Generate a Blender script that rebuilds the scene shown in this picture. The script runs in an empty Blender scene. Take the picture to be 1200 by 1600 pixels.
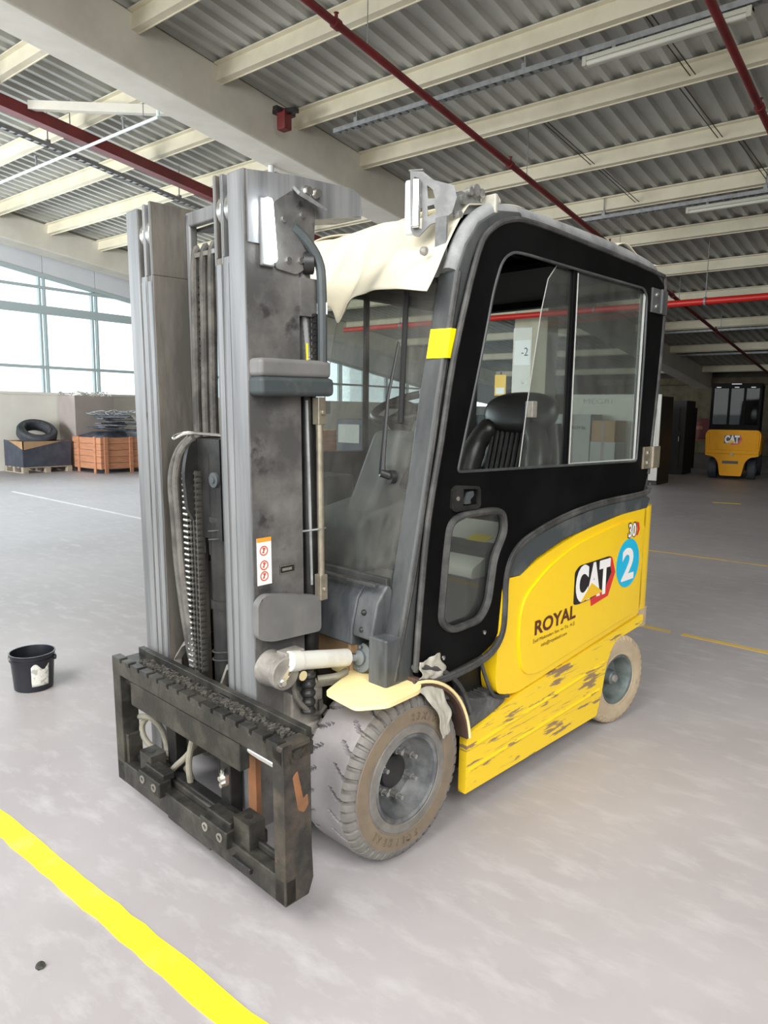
import bpy, bmesh, math, random
from mathutils import Vector, Matrix

SC = bpy.context.scene
COL = SC.collection
random.seed(11)
pi = math.pi

# ------------------------------------------------------------------ camera
PITCH, ROLL, YAW = 0.139147, 0.0144564, 0.674338
def cam_axes():
    cp, sp, cr, sr = math.cos(PITCH), math.sin(PITCH), math.cos(ROLL), math.sin(ROLL)
    fw = Vector((0, cp, -sp)); up = Vector((0, sp, cp)); rt = Vector((1, 0, 0))
    r2 = rt*cr + up*sr; u2 = up*cr - rt*sr
    Rz = Matrix.Rotation(YAW, 3, 'Z')
    return Rz @ r2, Rz @ u2, Rz @ fw
cam_d = bpy.data.cameras.new('camera')
cam = bpy.data.objects.new('camera', cam_d); COL.objects.link(cam)
r_, u_, f_ = cam_axes()
mw = Matrix((r_, u_, -f_)).transposed().to_4x4(); mw.translation = (0, 0, 1.55)
cam.matrix_world = mw
cam_d.sensor_width = 36; cam_d.lens = 1118.8/1600*36
cam_d.clip_start = .05; cam_d.clip_end = 300
SC.camera = cam

# ------------------------------------------------------------------ sky, lights, exposure
w = bpy.data.worlds.new('sky'); SC.world = w; w.use_nodes = True
bg = w.node_tree.nodes['Background']
bg.inputs[0].default_value = (.86, .94, 1, 1); bg.inputs[1].default_value = 2.1
def area(name, loc, rot, sx, sy, power, col=(1, 1, 1)):
    d = bpy.data.lights.new(name, 'AREA'); d.shape = 'RECTANGLE'; d.size = sx; d.size_y = sy
    d.energy = power; d.color = col
    o = bpy.data.objects.new(name, d); COL.objects.link(o); o.location = loc; o.rotation_euler = rot
    return o
# an unseen overhead light assumed above the camera, the loading bay behind it, the window band at the left
def aimed(name, loc, to, sx, sy, power, col, spread=180):
    o = area(name, loc, (Vector(to)-Vector(loc)).to_track_quat('-Z', 'Y').to_euler(), sx, sy, power, col)
    o.data.spread = math.radians(spread); return o
aimed('unseen_overhead', (-2.4, -3.2, 6.4), (-2.0, 1.0, .4), 6, 4, 330, (1, .99, .97), 120)
aimed('unseen_overhead', (3.6, -.8, 6.1), (-.8, 2.4, .6), 5, 5, 310, (1, .985, .96), 120)  # added overhead light for the yellow side; no roof panel there
aimed('bay_daylight', (-.5, -7.5, 3.4), (-2, 2.5, .6), 8, 3.6, 110, (1, .985, .96), 100)
aimed('unseen_side_light', (8.4, -2.5, 3.6), (-1, 3, .7), 7, 3.2, 110, (1, .985, .96), 100)  # added light on the yellow side; the right wall has no opening
aimed('added_left_fill', (-12.5, -7.4, 2.6), (-16.2, 9, 3.6), 6, 3.6, 640, (.95, .98, 1), 90)  # extra light added to brighten the left wall and ceiling
aimed('window_daylight', (-17.4, 3, 3.4), (-8, 3, 2.9), 18, 3.0, 430, (.86, .94, 1), 150)
SC.view_settings.view_transform = 'Standard'
SC.view_settings.look = 'None'
SC.view_settings.exposure = 0.28
SC.view_settings.gamma = 1
SC.view_settings.use_curve_mapping = False
try:
    SC.cycles.max_bounces = 8; SC.cycles.diffuse_bounces = 4; SC.cycles.transparent_max_bounces = 16
    SC.cycles.sample_clamp_indirect = 6
except Exception: pass

# ------------------------------------------------------------------ materials
MATS = {}
def mat(name, c1, c2=None, sc=6, rough=.55, metal=0., bump=0., stretch=(1, 1, 1), lo=.42, hi=.62,
        c3=None, sc3=30, lo3=.55, hi3=.7, stretch3=None, detail=6, emit=None, coat=0, spec=.5):
    m = bpy.data.materials.new(name); m.use_nodes = True; nt = m.node_tree; N = nt.nodes; L = nt.links
    b = N['Principled BSDF']
    b.inputs['Base Color'].default_value = (*c1, 1); b.inputs['Roughness'].default_value = rough
    b.inputs['Metallic'].default_value = metal; b.inputs['Coat Weight'].default_value = coat
    b.inputs['Specular IOR Level'].default_value = spec
    if emit:
        b.inputs['Emission Color'].default_value = (*emit[0], 1); b.inputs['Emission Strength'].default_value = emit[1]
    tc = N.new('ShaderNodeTexCoord')
    def noise(s, st, det=detail):
        mp = N.new('ShaderNodeMapping'); mp.inputs['Scale'].default_value = st
        n = N.new('ShaderNodeTexNoise'); n.inputs['Scale'].default_value = s; n.inputs['Detail'].default_value = det
        n.inputs['Roughness'].default_value = .62
        L.new(tc.outputs['Object'], mp.inputs[0]); L.new(mp.outputs[0], n.inputs['Vector'])
        return n
    def step(n, a, z):
        r = N.new('ShaderNodeMapRange'); r.inputs[1].default_value = a; r.inputs[2].default_value = z
        L.new(n.outputs['Fac'], r.inputs[0]); return r.outputs[0]
    col = None; n1 = None
    if c2:
        n1 = noise(sc, stretch); mx = N.new('ShaderNodeMix'); mx.data_type = 'RGBA'
        mx.inputs[6].default_value = (*c1, 1); mx.inputs[7].default_value = (*c2, 1)
        L.new(step(n1, lo, hi), mx.inputs[0]); col = mx.outputs[2]
    if c3:
        n3 = noise(sc3, stretch3 or stretch); mx = N.new('ShaderNodeMix'); mx.data_type = 'RGBA'
        if col: L.new(col, mx.inputs[6])
        else: mx.inputs[6].default_value = (*c1, 1)
        mx.inputs[7].default_value = (*c3, 1); L.new(step(n3, lo3, hi3), mx.inputs[0]); col = mx.outputs[2]
    if col: L.new(col, b.inputs['Base Color'])
    if bump:
        nb = noise(sc*5, stretch, 4); bp = N.new('ShaderNodeBump'); bp.inputs['Strength'].default_value = bump
        bp.inputs['Distance'].default_value = .01
        L.new(nb.outputs['Fac'], bp.inputs['Height']); L.new(bp.outputs[0], b.inputs['Normal'])
    MATS[name] = m
    return m
def glass(name, tint, dirt, dcol=(.5, .5, .48), gloss=.08, edge=.75):
    m = bpy.data.materials.new(name); m.use_nodes = True; nt = m.node_tree; N = nt.nodes; L = nt.links
    N.remove(N['Principled BSDF']); out = N['Material Output']
    t = N.new('ShaderNodeBsdfTransparent'); t.inputs[0].default_value = (*tint, 1)
    g = N.new('ShaderNodeBsdfGlossy'); g.inputs['Roughness'].default_value = .03
    lw = N.new('ShaderNodeLayerWeight'); lw.inputs[0].default_value = .25
    mr = N.new('ShaderNodeMapRange'); mr.inputs[3].default_value = gloss; mr.inputs[4].default_value = edge
    L.new(lw.outputs['Fresnel'], mr.inputs[0])
    m1 = N.new('ShaderNodeMixShader'); L.new(mr.outputs[0], m1.inputs[0]); L.new(t.outputs[0], m1.inputs[1]); L.new(g.outputs[0], m1.inputs[2])
    d = N.new('ShaderNodeBsdfDiffuse'); d.inputs[0].default_value = (*dcol, 1)
    tc = N.new('ShaderNodeTexCoord'); mp = N.new('ShaderNodeMapping'); mp.inputs['Scale'].default_value = (3, 3, 1.2)
    n = N.new('ShaderNodeTexNoise'); n.inputs['Scale'].default_value = 5; n.inputs['Detail'].default_value = 8
    n.inputs['Roughness'].default_value = .7
    L.new(tc.outputs['Object'], mp.inputs[0]); L.new(mp.outputs[0], n.inputs['Vector'])
    r = N.new('ShaderNodeMapRange'); r.inputs[1].default_value = .3; r.inputs[2].default_value = .75
    r.inputs[3].default_value = dirt*.35; r.inputs[4].default_value = dirt*1.4
    L.new(n.outputs['Fac'], r.inputs[0])
    m2 = N.new('ShaderNodeMixShader'); L.new(r.outputs[0], m2.inputs[0]); L.new(m1.outputs[0], m2.inputs[1]); L.new(d.outputs[0], m2.inputs[2])
    L.new(m2.outputs[0], out.inputs[0])
    MATS[name] = m; return m

mat('concrete', (.41, .387, .392), (.335, .312, .317), sc=.55, spec=.3, rough=.5, bump=.06, lo=.36, hi=.66, c3=(.46, .44, .445), sc3=5, lo3=.5, hi3=.75, stretch3=(1, 2.2, 1))
mat('floor_yellow', (.85, .68, .02), (.62, .50, .12), sc=7, rough=.6, lo=.55, hi=.8)
mat('floor_orange', (.62, .42, .10), (.48, .36, .2), sc=5, rough=.65, lo=.5, hi=.75)
mat('floor_pale_reflect', (.72, .74, .76), (.5, .5, .5), sc=5, rough=.6, lo=.5, hi=.75)  # left stretch of the orange line, coloured pale for reflected light
mat('roof_sheet', (.52, .52, .48), (.45, .455, .415), sc=.8, rough=.55)
mat('purlin', (.74, .69, .53), (.67, .62, .47), sc=2, rough=.6)
mat('beam', (.80, .77, .68), (.72, .69, .60), sc=1.5, rough=.65)
mat('wall_cream', (.82, .80, .72), (.76, .74, .67), sc=1, rough=.8)
mat('wall_panel', (.72, .75, .78), (.68, .71, .75), sc=1, rough=.7)  # slightly blue, with the glare at the left mixed into the panel colour
mat('wall_dark', (.075, .06, .042), (.06, .047, .033), sc=2, rough=.8)
mat('win_frame', (.46, .55, .56), rough=.5)
mat('red_dark', (.20, .022, .025), (.14, .02, .02), sc=3, rough=.5)
mat('red_bright', (.55, .018, .012), rough=.35)
mat('bracket_steel', (.15, .155, .155), (.22, .225, .225), sc=15, rough=.5, metal=.2)
mat('galv', (.32, .335, .335), (.24, .25, .25), sc=12, rough=.5, metal=.3)
mat('lamp_body', (.50, .50, .42), rough=.4)
mat('yellow', (.90, .60, .008), (.86, .56, .01), sc=2, rough=.3, coat=.3)
mat('yellow_scr', (.88, .60, .02), (.30, .20, .07), sc=11, rough=.4, stretch=(1, .22, 7), lo=.60, hi=.66, c3=(.27, .18, .10), sc3=4.6, lo3=.575, hi3=.60, stretch3=(1, .75, 6.5), detail=9)
mat('yellow_overlit', (.90, .76, .40), (.86, .70, .32), sc=4, rough=.5)  # fender yellow paled with overexposed top light; also used for the cream lip
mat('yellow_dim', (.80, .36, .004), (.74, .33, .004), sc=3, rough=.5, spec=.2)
mat('mast_front', (.27, .275, .28), (.15, .155, .16), sc=22, rough=.45, metal=.3, stretch=(1, 1, .06), lo=.38, hi=.68, bump=.1)
mat('mast_side', (.085, .083, .081), (.20, .194, .184), sc=5, rough=.55, metal=.25, lo=.40, hi=.66, c3=(.045, .045, .045), sc3=9, lo3=.58, hi3=.68, bump=.12)
mat('mast_inner', (.12, .11, .096), (.19, .175, .152), sc=14, rough=.5, metal=.3, stretch=(1, 1, .2), bump=.1)
mat('black_steel', (.013, .013, .013), (.042, .041, .038), sc=7, rough=.45, metal=.2, lo=.45, hi=.75, bump=.15)
mat('carriage', (.025, .0245, .022), (.085, .08, .068), sc=9, rough=.45, metal=.35, lo=.42, hi=.7, bump=.25)
mat('carriage_post', (.03, .028, .026), (.085, .07, .055), sc=10, rough=.55, metal=.2, c3=(.42, .19, .09), sc3=4, lo3=.63, hi3=.67, stretch3=(1, 1, .6), bump=.3)
mat('grey_cover', (.13, .13, .128), (.20, .197, .19), sc=4, rough=.5, lo=.4, hi=.7, bump=.08)
mat('door_black', (.004, .004, .0042), (.007, .007, .0072), sc=3, rough=.5, spec=.06)
mat('cab_dusty', (.04, .044, .046), (.095, .10, .10), sc=7, rough=.5, lo=.4, hi=.7, bump=.12, stretch=(1, 1, .35))
mat('cab_roof', (.30, .31, .31), (.17, .175, .175), sc=9, rough=.6, lo=.42, hi=.65, bump=.1)
mat('cowl', (.04, .045, .05), (.13, .135, .138), sc=5, rough=.5, lo=.38, hi=.72, stretch=(2.5, 2.5, .6), bump=.1)
mat('rubber', (.032, .032, .032), (.105, .105, .10), sc=9, rough=.65, lo=.42, hi=.75)
mat('tyre', (.27, .253, .258), (.21, .197, .198), sc=5, rough=.75, lo=.4, hi=.65, bump=.15)
mat('tyre_shoulder', (.15, .142, .13), (.21, .2, .18), sc=14, rough=.75, lo=.4, hi=.65, bump=.25)
mat('tyre_brown', (.215, .168, .115), (.17, .135, .10), sc=9, rough=.75, bump=.15)
mat('tyre_letters', (.15, .115, .075), rough=.8)
mat('tyre_beige', (.42, .34, .235), (.36, .285, .19), sc=10, rough=.85, lo=.42, hi=.62, bump=.2, c3=(.24, .2, .15), sc3=16, lo3=.6, hi3=.72)
mat('tyre_black', (.035, .04, .05), (.06, .065, .075), sc=5, rough=.7)
mat('rim', (.085, .09, .095), (.27, .275, .275), sc=7, rough=.55, metal=.2, lo=.4, hi=.7, bump=.15)
mat('rim_green', (.075, .10, .097), (.17, .195, .185), sc=8, rough=.5, metal=.2)
mat('nut', (.42, .42, .40), (.28, .28, .27), sc=40, rough=.4, metal=.6)
mat('chrome', (.85, .86, .87), rough=.12, metal=1)
mat('white_cyl', (.62, .62, .57), (.5, .48, .42), sc=6, rough=.45)
mat('cast', (.20, .185, .165), (.33, .31, .28), sc=9, rough=.6, metal=.25, bump=.25)
mat('brass_steel', (.36, .32, .24), (.26, .23, .18), sc=20, rough=.4, metal=.6)
mat('hose', (.055, .052, .047), (.13, .122, .108), sc=12, rough=.6, bump=.1)
mat('hose_khaki', (.26, .245, .19), (.19, .18, .14), sc=14, rough=.6)
mat('chain', (.05, .048, .042), (.13, .125, .11), sc=40, rough=.35, metal=.6)
mat('pin', (.62, .61, .58), rough=.25, metal=.9)
mat('cream_cloth', (.70, .655, .52), (.64, .59, .45), sc=3, rough=.9, bump=.1)
mat('vinyl', (.022, .021, .021), (.03, .029, .029), sc=8, rough=.33, bump=.06)
mat('plastic_grey', (.17, .19, .195), (.21, .23, .235), sc=5, rough=.5)
mat('plastic_dark', (.05, .06, .062), (.075, .085, .088), sc=5, rough=.5)
mat('plastic_black', (.02, .02, .021), rough=.4)
mat('trim_grey', (.045, .055, .058), (.13, .14, .14), sc=6, rough=.6, lo=.5, hi=.75)
mat('step_black', (.055, .056, .058), (.14, .14, .138), sc=12, rough=.75, bump=.6, lo=.4, hi=.7)
mat('well', (.10, .055, .038), (.06, .035, .025), sc=6, rough=.8)
mat('film', (.46, .445, .38), (.35, .335, .28), sc=14, rough=.35)
mat('tag_yellow', (.95, .78, .0), rough=.5)
mat('white', (.82, .82, .80), rough=.5)
mat('white_lamp', (.80, .84, .84), rough=.35)
mat('decal_white', (.85, .84, .80), rough=.5)
mat('orange', (.85, .33, .03), rough=.5)
mat('decal_red', (.55, .10, .06), rough=.5)
mat('logo_black', (.012, .012, .012), rough=.4)
mat('logo_red', (.62, .035, .03), rough=.4)
mat('logo_yellow', (.80, .50, .02), rough=.4)
mat('logo_blue', (.01, .45, .70), rough=.4)
mat('logo_brown', (.10, .025, .012), rough=.5)
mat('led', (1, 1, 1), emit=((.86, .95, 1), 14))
mat('tube_lamp', (.62, .62, .54), rough=.35)
mat('bucket', (.010, .011, .016), (.016, .017, .024), sc=5, rough=.35)
mat('paper', (.72, .72, .66), (.40, .40, .36), sc=30, rough=.8, lo=.5, hi=.6)
mat('paper_white', (.85, .87, .85), rough=.8)
mat('wood_orange', (.52, .24, .13), (.42, .19, .10), sc=3, rough=.75, stretch=(1, 1, 6))
mat('wood_pallet', (.42, .36, .28), (.33, .28, .22), sc=5, rough=.8)
mat('card_grey', (.36, .31, .29), (.32, .28, .26), sc=2, rough=.85)
mat('card_brown', (.42, .27, .15), (.36, .23, .12), sc=3, rough=.85)
mat('bin_haze_blue', (.045, .052, .075), (.065, .075, .10), sc=4, rough=.65)  # blue of the haze mixed into the dark wrap colour
mat('scrap', (.035, .04, .055), (.11, .125, .15), sc=9, rough=.5, metal=.3)
mat('column', (.56, .52, .40), (.48, .44, .34), sc=1.5, rough=.75)
mat('cabinet_white', (.66, .66, .60), rough=.55)
mat('cabinet_grey', (.40, .41, .39), rough=.6)
mat('cabinet_dark', (.02, .018, .016), rough=.6)
mat('curtain', (.14, .12, .075), (.10, .085, .05), sc=3, rough=.8)
mat('rust', (.30, .13, .055), (.17, .085, .04), sc=6, rough=.75)
mat('debris', (.03, .028, .024), (.09, .085, .07), sc=60, rough=.9)
glass('glass_window', (.96, 1, 1), 0.0, gloss=.03)
glass('glass_dusty_reflect', (.86, .89, .86), .22, (.34, .33, .30), gloss=.03)  # real dust, made thicker and browner in place of hall reflections
glass('glass_side', (.93, .96, .94), .045, (.5, .5, .48), gloss=.02, edge=.5)
glass('glass_dark', (.86, .89, .87), .03, (.4, .4, .38), gloss=.015, edge=.4)
glass('glass_black', (.16, .18, .165), .02, (.3, .3, .3), gloss=.012, edge=.2)

# ------------------------------------------------------------------ mesh helpers
class M:
    """collects shapes into one mesh"""
    def __init__(s): s.bm = bmesh.new()
    def hull8(s, c):
        v = [s.bm.verts.new(p) for p in c]
        for f in ((0, 3, 2, 1), (4, 5, 6, 7), (0, 1, 5, 4), (1, 2, 6, 5), (2, 3, 7, 6), (3, 0, 4, 7)):
            s.bm.faces.new([v[i] for i in f])
        return s
    def bx(s, x0, x1, y0, y1, z0, z1, mtx=None):
        c = [(x0, y0, z0), (x1, y0, z0), (x1, y1, z0), (x0, y1, z0), (x0, y0, z1), (x1, y0, z1), (x1, y1, z1), (x0, y1, z1)]
        if mtx: c = [mtx @ Vector(p) for p in c]
        return s.hull8(c)
    def prism(s, pts, ax, a, b, holes=(), mtx=None):
        """2-D outline (with holes) extruded along an axis from a to b"""
        def P(u, v, t): 
            p = Vector((t, u, v) if ax == 'x' else (u, t, v) if ax == 'y' else (u, v, t))
            return mtx @ p if mtx else p
        rings = [pts] + list(holes); E = []; V = []
        for r in rings:
            vs = [s.bm.verts.new(P(u, v, a)) for u, v in r]; V.append(vs)
            E += [s.bm.edges.new((vs[i], vs[(i+1) % len(vs)])) for i in range(len(vs))]
        if holes or len(pts) > 5:
            g = bmesh.ops.triangle_fill(s.bm, use_beauty=True, use_dissolve=False, edges=E)
            F = [f for f in g['geom'] if isinstance(f, bmesh.types.BMFace)]
        else: F = [s.bm.faces.new(V[0])]
        d = P(0, 0, b) - P(0, 0, a); mp = {}
        for r, vs in zip(rings, V):
            for v in vs: mp[v] = s.bm.verts.new(v.co + d)
        for f in F: s.bm.faces.new([mp[v] for v in reversed(f.verts)])
        for vs in V:
            n = len(vs)
            for i in range(n):
                q = (vs[i], vs[(i+1) % n]); s.bm.faces.new((q[0], q[1], mp[q[1]], mp[q[0]]))
        return s
    def ring(s, c, e1, e2, r, n, ph=0):
        return [s.bm.verts.new(c + e1*(r*math.cos(ph+2*pi*i/n)) + e2*(r*math.sin(ph+2*pi*i/n))) for i in range(n)]
    def bridge(s, A, B):
        n = len(A)
        for i in range(n): s.bm.faces.new((A[i], A[(i+1) % n], B[(i+1) % n], B[i]))
    def tube(s, path, r, n=8, closed=False, flat=1., caps=True):
        P = [Vector(p) for p in path]; k = len(P); R = []
        up = None
        for i in range(k):
            if closed: t = (P[(i+1) % k] - P[i-1])
            else: t = (P[min(i+1, k-1)] - P[max(i-1, 0)])
            t.normalize()
            if up is None:
                up = Vector((0, 0, 1)) if abs(t.z) < .9 else Vector((1, 0, 0))
            e1 = (up - t*up.dot(t)).normalized(); e2 = t.cross(e1); up = e1
            rr = r[i] if isinstance(r, (list, tuple)) else r
            R.append([s.bm.verts.new(P[i] + e1*(rr*math.cos(2*pi*j/n)) + e2*(rr*flat*math.sin(2*pi*j/n))) for j in range(n)])
        for i in range(k-1): s.bridge(R[i], R[i+1])
        if closed: s.bridge(R[-1], R[0])
        elif caps: s.bm.faces.new(list(reversed(R[0]))); s.bm.faces.new(R[-1])
        return s
    def cyl(s, p0, p1, r, r2=None, n=20):
        p0, p1 = Vector(p0), Vector(p1); t = (p1-p0).normalized()
        e1 = (Vector((0, 0, 1)) if abs(t.z) < .9 else Vector((1, 0, 0))); e1 = (e1 - t*e1.dot(t)).normalized(); e2 = t.cross(e1)
        A = s.ring(p0, e1, e2, r, n); B = s.ring(p1, e1, e2, r if r2 is None else r2, n); s.bridge(A, B)
        s.bm.faces.new(list(reversed(A))); s.bm.faces.new(B); return s
    def lathe(s, prof, o=(0, 0, 0), d=(1, 0, 0), n=48, closed=False, rad=None):
        o = Vector(o); t = Vector(d).normalized()
        e1 = (Vector((0, 0, 1)) if abs(t.z) < .9 else Vector((1, 0, 0))); e1 = (e1 - t*e1.dot(t)).normalized(); e2 = t.cross(e1)
        R = []
        for j, (h, r) in enumerate(prof):
            R.append([s.bm.verts.new(o + t*h + (e1*math.cos(2*pi*i/n) + e2*math.sin(2*pi*i/n))*(rad(j, i) if rad else max(r, 1e-4))) for i in range(n)])
        for j in range(len(R)-1): s.bridge(R[j], R[j+1])
        if closed: s.bridge(R[-1], R[0])
        return s
    def grid(s, fn, nu, nv):
        V = [[s.bm.verts.new(fn(i/nu, j/nv)) for j in range(nv+1)] for i in range(nu+1)]
        for i in range(nu):
            for j in range(nv): s.bm.faces.new((V[i][j], V[i+1][j], V[i+1][j+1], V[i][j+1]))
        return s
    def done(s, name, m, parent=None, bevel=0, ang=.6, solid=0, seg=2):
        bmesh.ops.recalc_face_normals(s.bm, faces=s.bm.faces[:])
        me = bpy.data.meshes.new(name); s.bm.to_mesh(me); s.bm.free()
        for p in me.polygons: p.use_smooth = True
        me.set_sharp_from_angle(angle=ang)
        me.materials.append(MATS[m] if isinstance(m, str) else m)
        o = bpy.data.objects.new(name, me); COL.objects.link(o)
        if parent: o.parent = parent
        if solid:
            q = o.modifiers.new('solid', 'SOLIDIFY'); q.thickness = solid; q.offset = 0
        if bevel:
            q = o.modifiers.new('bevel', 'BEVEL'); q.width = bevel; q.segments = seg; q.limit_method = 'ANGLE'; q.angle_limit = .6
            q.harden_normals = True
        return o
def rnd(pts, r, n=5):
    """rounds the corners of an outline"""
    out = []; k = len(pts)
    for i in range(k):
        p = Vector(pts[i]); a = Vector(pts[i-1]) - p; b = Vector(pts[(i+1) % k]) - p
        ri = r[i] if isinstance(r, (list, tuple)) else r
        ri = min(ri, a.length*.48, b.length*.48)
        if ri < 1e-4: out.append(tuple(p)); continue
        A = p + a.normalized()*ri; B = p + b.normalized()*ri
        for j in range(n+1):
            t = j/n; q = A*(1-t)**2 + p*(2*t*(1-t)) + B*t*t; out.append(tuple(q))
    return out
def spl(pts, n=6, closed=False):
    """Catmull-Rom points through a path"""
    P = [Vector(p) for p in pts]; k = len(P); out = []
    for i in range(k if closed else k-1):
        if closed: a, b, c, d = P[i-1], P[i], P[(i+1) % k], P[(i+2) % k]
        else: a, b, c, d = P[max(i-1, 0)], P[i], P[i+1], P[min(i+2, k-1)]
        for j in range(n):
            t = j/n
            out.append(.5*((2*b) + (c-a)*t + (2*a-5*b+4*c-d)*t*t + (3*b-a-3*c+d)*t**3))
    if not closed: out.append(P[-1])
    return out
def empty(name, loc=(0, 0, 0), rz=0):
    o = bpy.data.objects.new(name, None); COL.objects.link(o); o.location = loc; o.rotation_euler = (0, 0, rz)
    o.empty_display_size = .2; return o
def tag(o, label, cat, group=None):
    o['label'] = label; o['category'] = cat
    if group: o['group'] = group
    return o
def struct(o): o['kind'] = 'structure'; return o
def dup(o, parent=None):
    c = o.copy(); COL.objects.link(c)
    if parent: c.parent = parent
    for ch in o.children: dup(ch, c)
    return c
def mirror(o, parent):
    """the same part on the other side of the machine"""
    me = o.data.copy(); me.transform(Matrix.Scale(-1, 4, (1, 0, 0))); me.flip_normals()
    c = o.copy(); c.data = me; COL.objects.link(c); c.parent = parent; return c
_font = {}
def text_mesh(s, bold=0.):
    k = (s, bold)
    if k not in _font:
        cu = bpy.data.curves.new('lettering', 'FONT'); cu.body = s; cu.offset = bold; cu.resolution_u = 4
        o = bpy.data.objects.new('lettering', cu); COL.objects.link(o)
        me = bpy.data.meshes.new_from_object(o.evaluated_get(bpy.context.evaluated_depsgraph_get()))
        bpy.data.objects.remove(o); bpy.data.curves.remove(cu)
        _font[k] = me
    return _font[k].copy()
def text(name, s, m, parent, org, u, v, w, h, bold=0.):
    """flat lettering of width w and height h, lower left corner at org, along u and v"""
    me = text_mesh(s, bold); xs = [q.co.x for q in me.vertices]; ys = [q.co.y for q in me.vertices]
    sx, sy = w/(max(xs)-min(xs)), h/(max(ys)-min(ys)); u, v, org = Vector(u), Vector(v), Vector(org)
    for q in me.vertices: q.co = org + u*((q.co.x-min(xs))*sx) + v*((q.co.y-min(ys))*sy)
    me.materials.clear(); me.materials.append(MATS[m]); me.name = name
    o = bpy.data.objects.new(name, me); COL.objects.link(o)
    if parent: o.parent = parent
    return o
for _t in (('CAT', .03), ('30', .03), ('30', .07), ('2', .03), ('ROYAL', .03), ('ROYAL', .012), ('İstif Makinaları San. ve Tic. A.Ş.', 0.), ('info@royalistif.com', 0.),
           ('-2', 0.), ('ROYAL', 0.), ('MEGRI', 0.)) + tuple((c, .01) for c in '23X10-12 SOLIDEAL'): text_mesh(*_t)
text_mesh('CAT', .055)

# ================================================================== setting
ZS, SL = 6.8, .11
def roofz(y): return ZS - SL*y
YF, YB, XL, XR = -8., 31.5, -18., 9.
o = M().bx(-60, 60, -40, 80, -.2, 0).done('floor', 'concrete'); struct(o)
ceil_ = struct(empty('ceiling'))
# corrugated roof sheets, one metre wide, ribs running down the slope
bm_ = M(); prof = []
for k in range(4):
    x = k*.25; prof += [(x, .0), (x+.075, .0), (x+.105, .055), (x+.22, .055)]
prof.append((1., 0.))
ys = [YF, YB]
for i in range(len(prof)-1):
    q = []
    for (px, pz), yy in ((prof[i], YF), (prof[i+1], YF), (prof[i+1], YB), (prof[i], YB)):
        q.append(bm_.bm.verts.new((px, yy, roofz(yy)+pz)))
    bm_.bm.faces.new(q)
sheet = bm_.done('roof_sheet', 'roof_sheet', ceil_, ang=.2)
sheet.location.x = XL
for k in range(1, int(XR-XL)):
    c = sheet.copy(); COL.objects.link(c); c.location.x = XL+k
tilt = Matrix.Rotation(-math.atan(SL), 4, 'X')
def purlin(x0, x1, y):
    q = M(); z = roofz(y)
    m4 = Matrix.Translation((0, y, z)) @ tilt
    q.prism([(-.075, -.01), (.075, -.01), (.075, -.028), (.012, -.028), (.012, -.205), (.085, -.205), (.085, -.235), (.073, -.235), (.073, -.222), (-.012, -.222), (-.012, -.028), (-.075, -.028)], 'x', x0, x1, mtx=m4)
    return q.done('purlin', 'purlin', ceil_)
BX0, BX1 = -8.75, -8.15
for y in (-6, -4.6, -3.2, -1.8, -.4, 1, 2.5, 4.0, 5.3, 6.55, 7.96, 9.47, 11.18, 12.89, 14.83, 17.05, 19.46, 22.49, 25.94, 30.03):
    purlin(BX1, XR, y)
for y in (-6, -4.6, -3.2, -1.8, -.4, 1, 2.3, 3.6, 4.93, 6.28, 7.55, 8.82, 10.1, 11.4, 12.9, 14.83, 17.05, 19.46, 22.49, 25.94, 30.03):
    purlin(XL, BX0, y)
def rafter(x0, x1, dz, name, m='beam'):
    q = M(); z = -dz
    pts = [(x0, z), (x1, z), (x1, z+.06), (x1-.0, z+.06), (x1, 0.), (x0, 0.), (x0, z+.06)]
    q.hull8([(x0, YF, roofz(YF)-dz), (x1, YF, roofz(YF)-dz), (x1, YB, roofz(YB)-dz), (x0, YB, roofz(YB)-dz),
             (x0, YF, roofz(YF)-.012), (x1, YF, roofz(YF)-.012), (x1, YB, roofz(YB)-.012), (x0, YB, roofz(YB)-.012)])
    return q.done(name, m, ceil_, bevel=.03)
rafter(BX0, BX1, .68, 'rafter')
rafter(XL+.05, XL+.65, .62, 'rafter')
rafter(1.6, 2.2, .68, 'rafter')
# left wall: solid parapet, glazed band with a sloping head, panels above
def wintop(y): return 4.9 - .133*(y-7.9)
wl = struct(empty('wall_left'))
M().bx(XL-.2, XL, YF, YB, 0, 1.87).done('parapet', 'wall_cream', wl)
yy = 6.2-14*1.37
ml = []
while yy < 29: ml.append(yy); yy += 1.37
prev = YF
for a, b in zip([YF]+[q for q in ml if q > YF], [q for q in ml if q > YF]+[YB]):
    if b - a < .05: continue
    za, zb = max(1.9, wintop(a)), max(1.9, wintop(b))
    M().hull8([(XL-.15, a+.008, za), (XL, a+.008, za), (XL, b-.008, zb), (XL-.15, b-.008, zb), (XL-.15, a+.008, roofz(a)), (XL, a+.008, roofz(a)), (XL, b-.008, roofz(b)), (XL-.15, b-.008, roofz(b))]).done('wall_panel', 'wall_panel', wl)
win = struct(empty('window_1'))
for q in ml:
    if YF < q < 27.8 and wintop(q) > 2.0:
        for dx in (-.075, .045):
            M().bx(XL-.12, XL-.03, q+dx-.025, q+dx+.03, 1.87, wintop(q)).done('mullion', 'win_frame', win)
for z, t, m in ((2.53, .07, 'win_frame'), (3.93, .20, 'win_frame'), (4.47, .06, 'win_frame')):
    ye = 7.9 + (4.9-z)/.133
    M().bx(XL-.13, XL-.02, YF, min(ye, YB), z-t/2, z+t/2).done('transom', m, win)
M().bx(XL-.16, XL+.04, YF, 29, 1.85, 1.91).done('window_sill', 'wall_cream', win)
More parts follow.
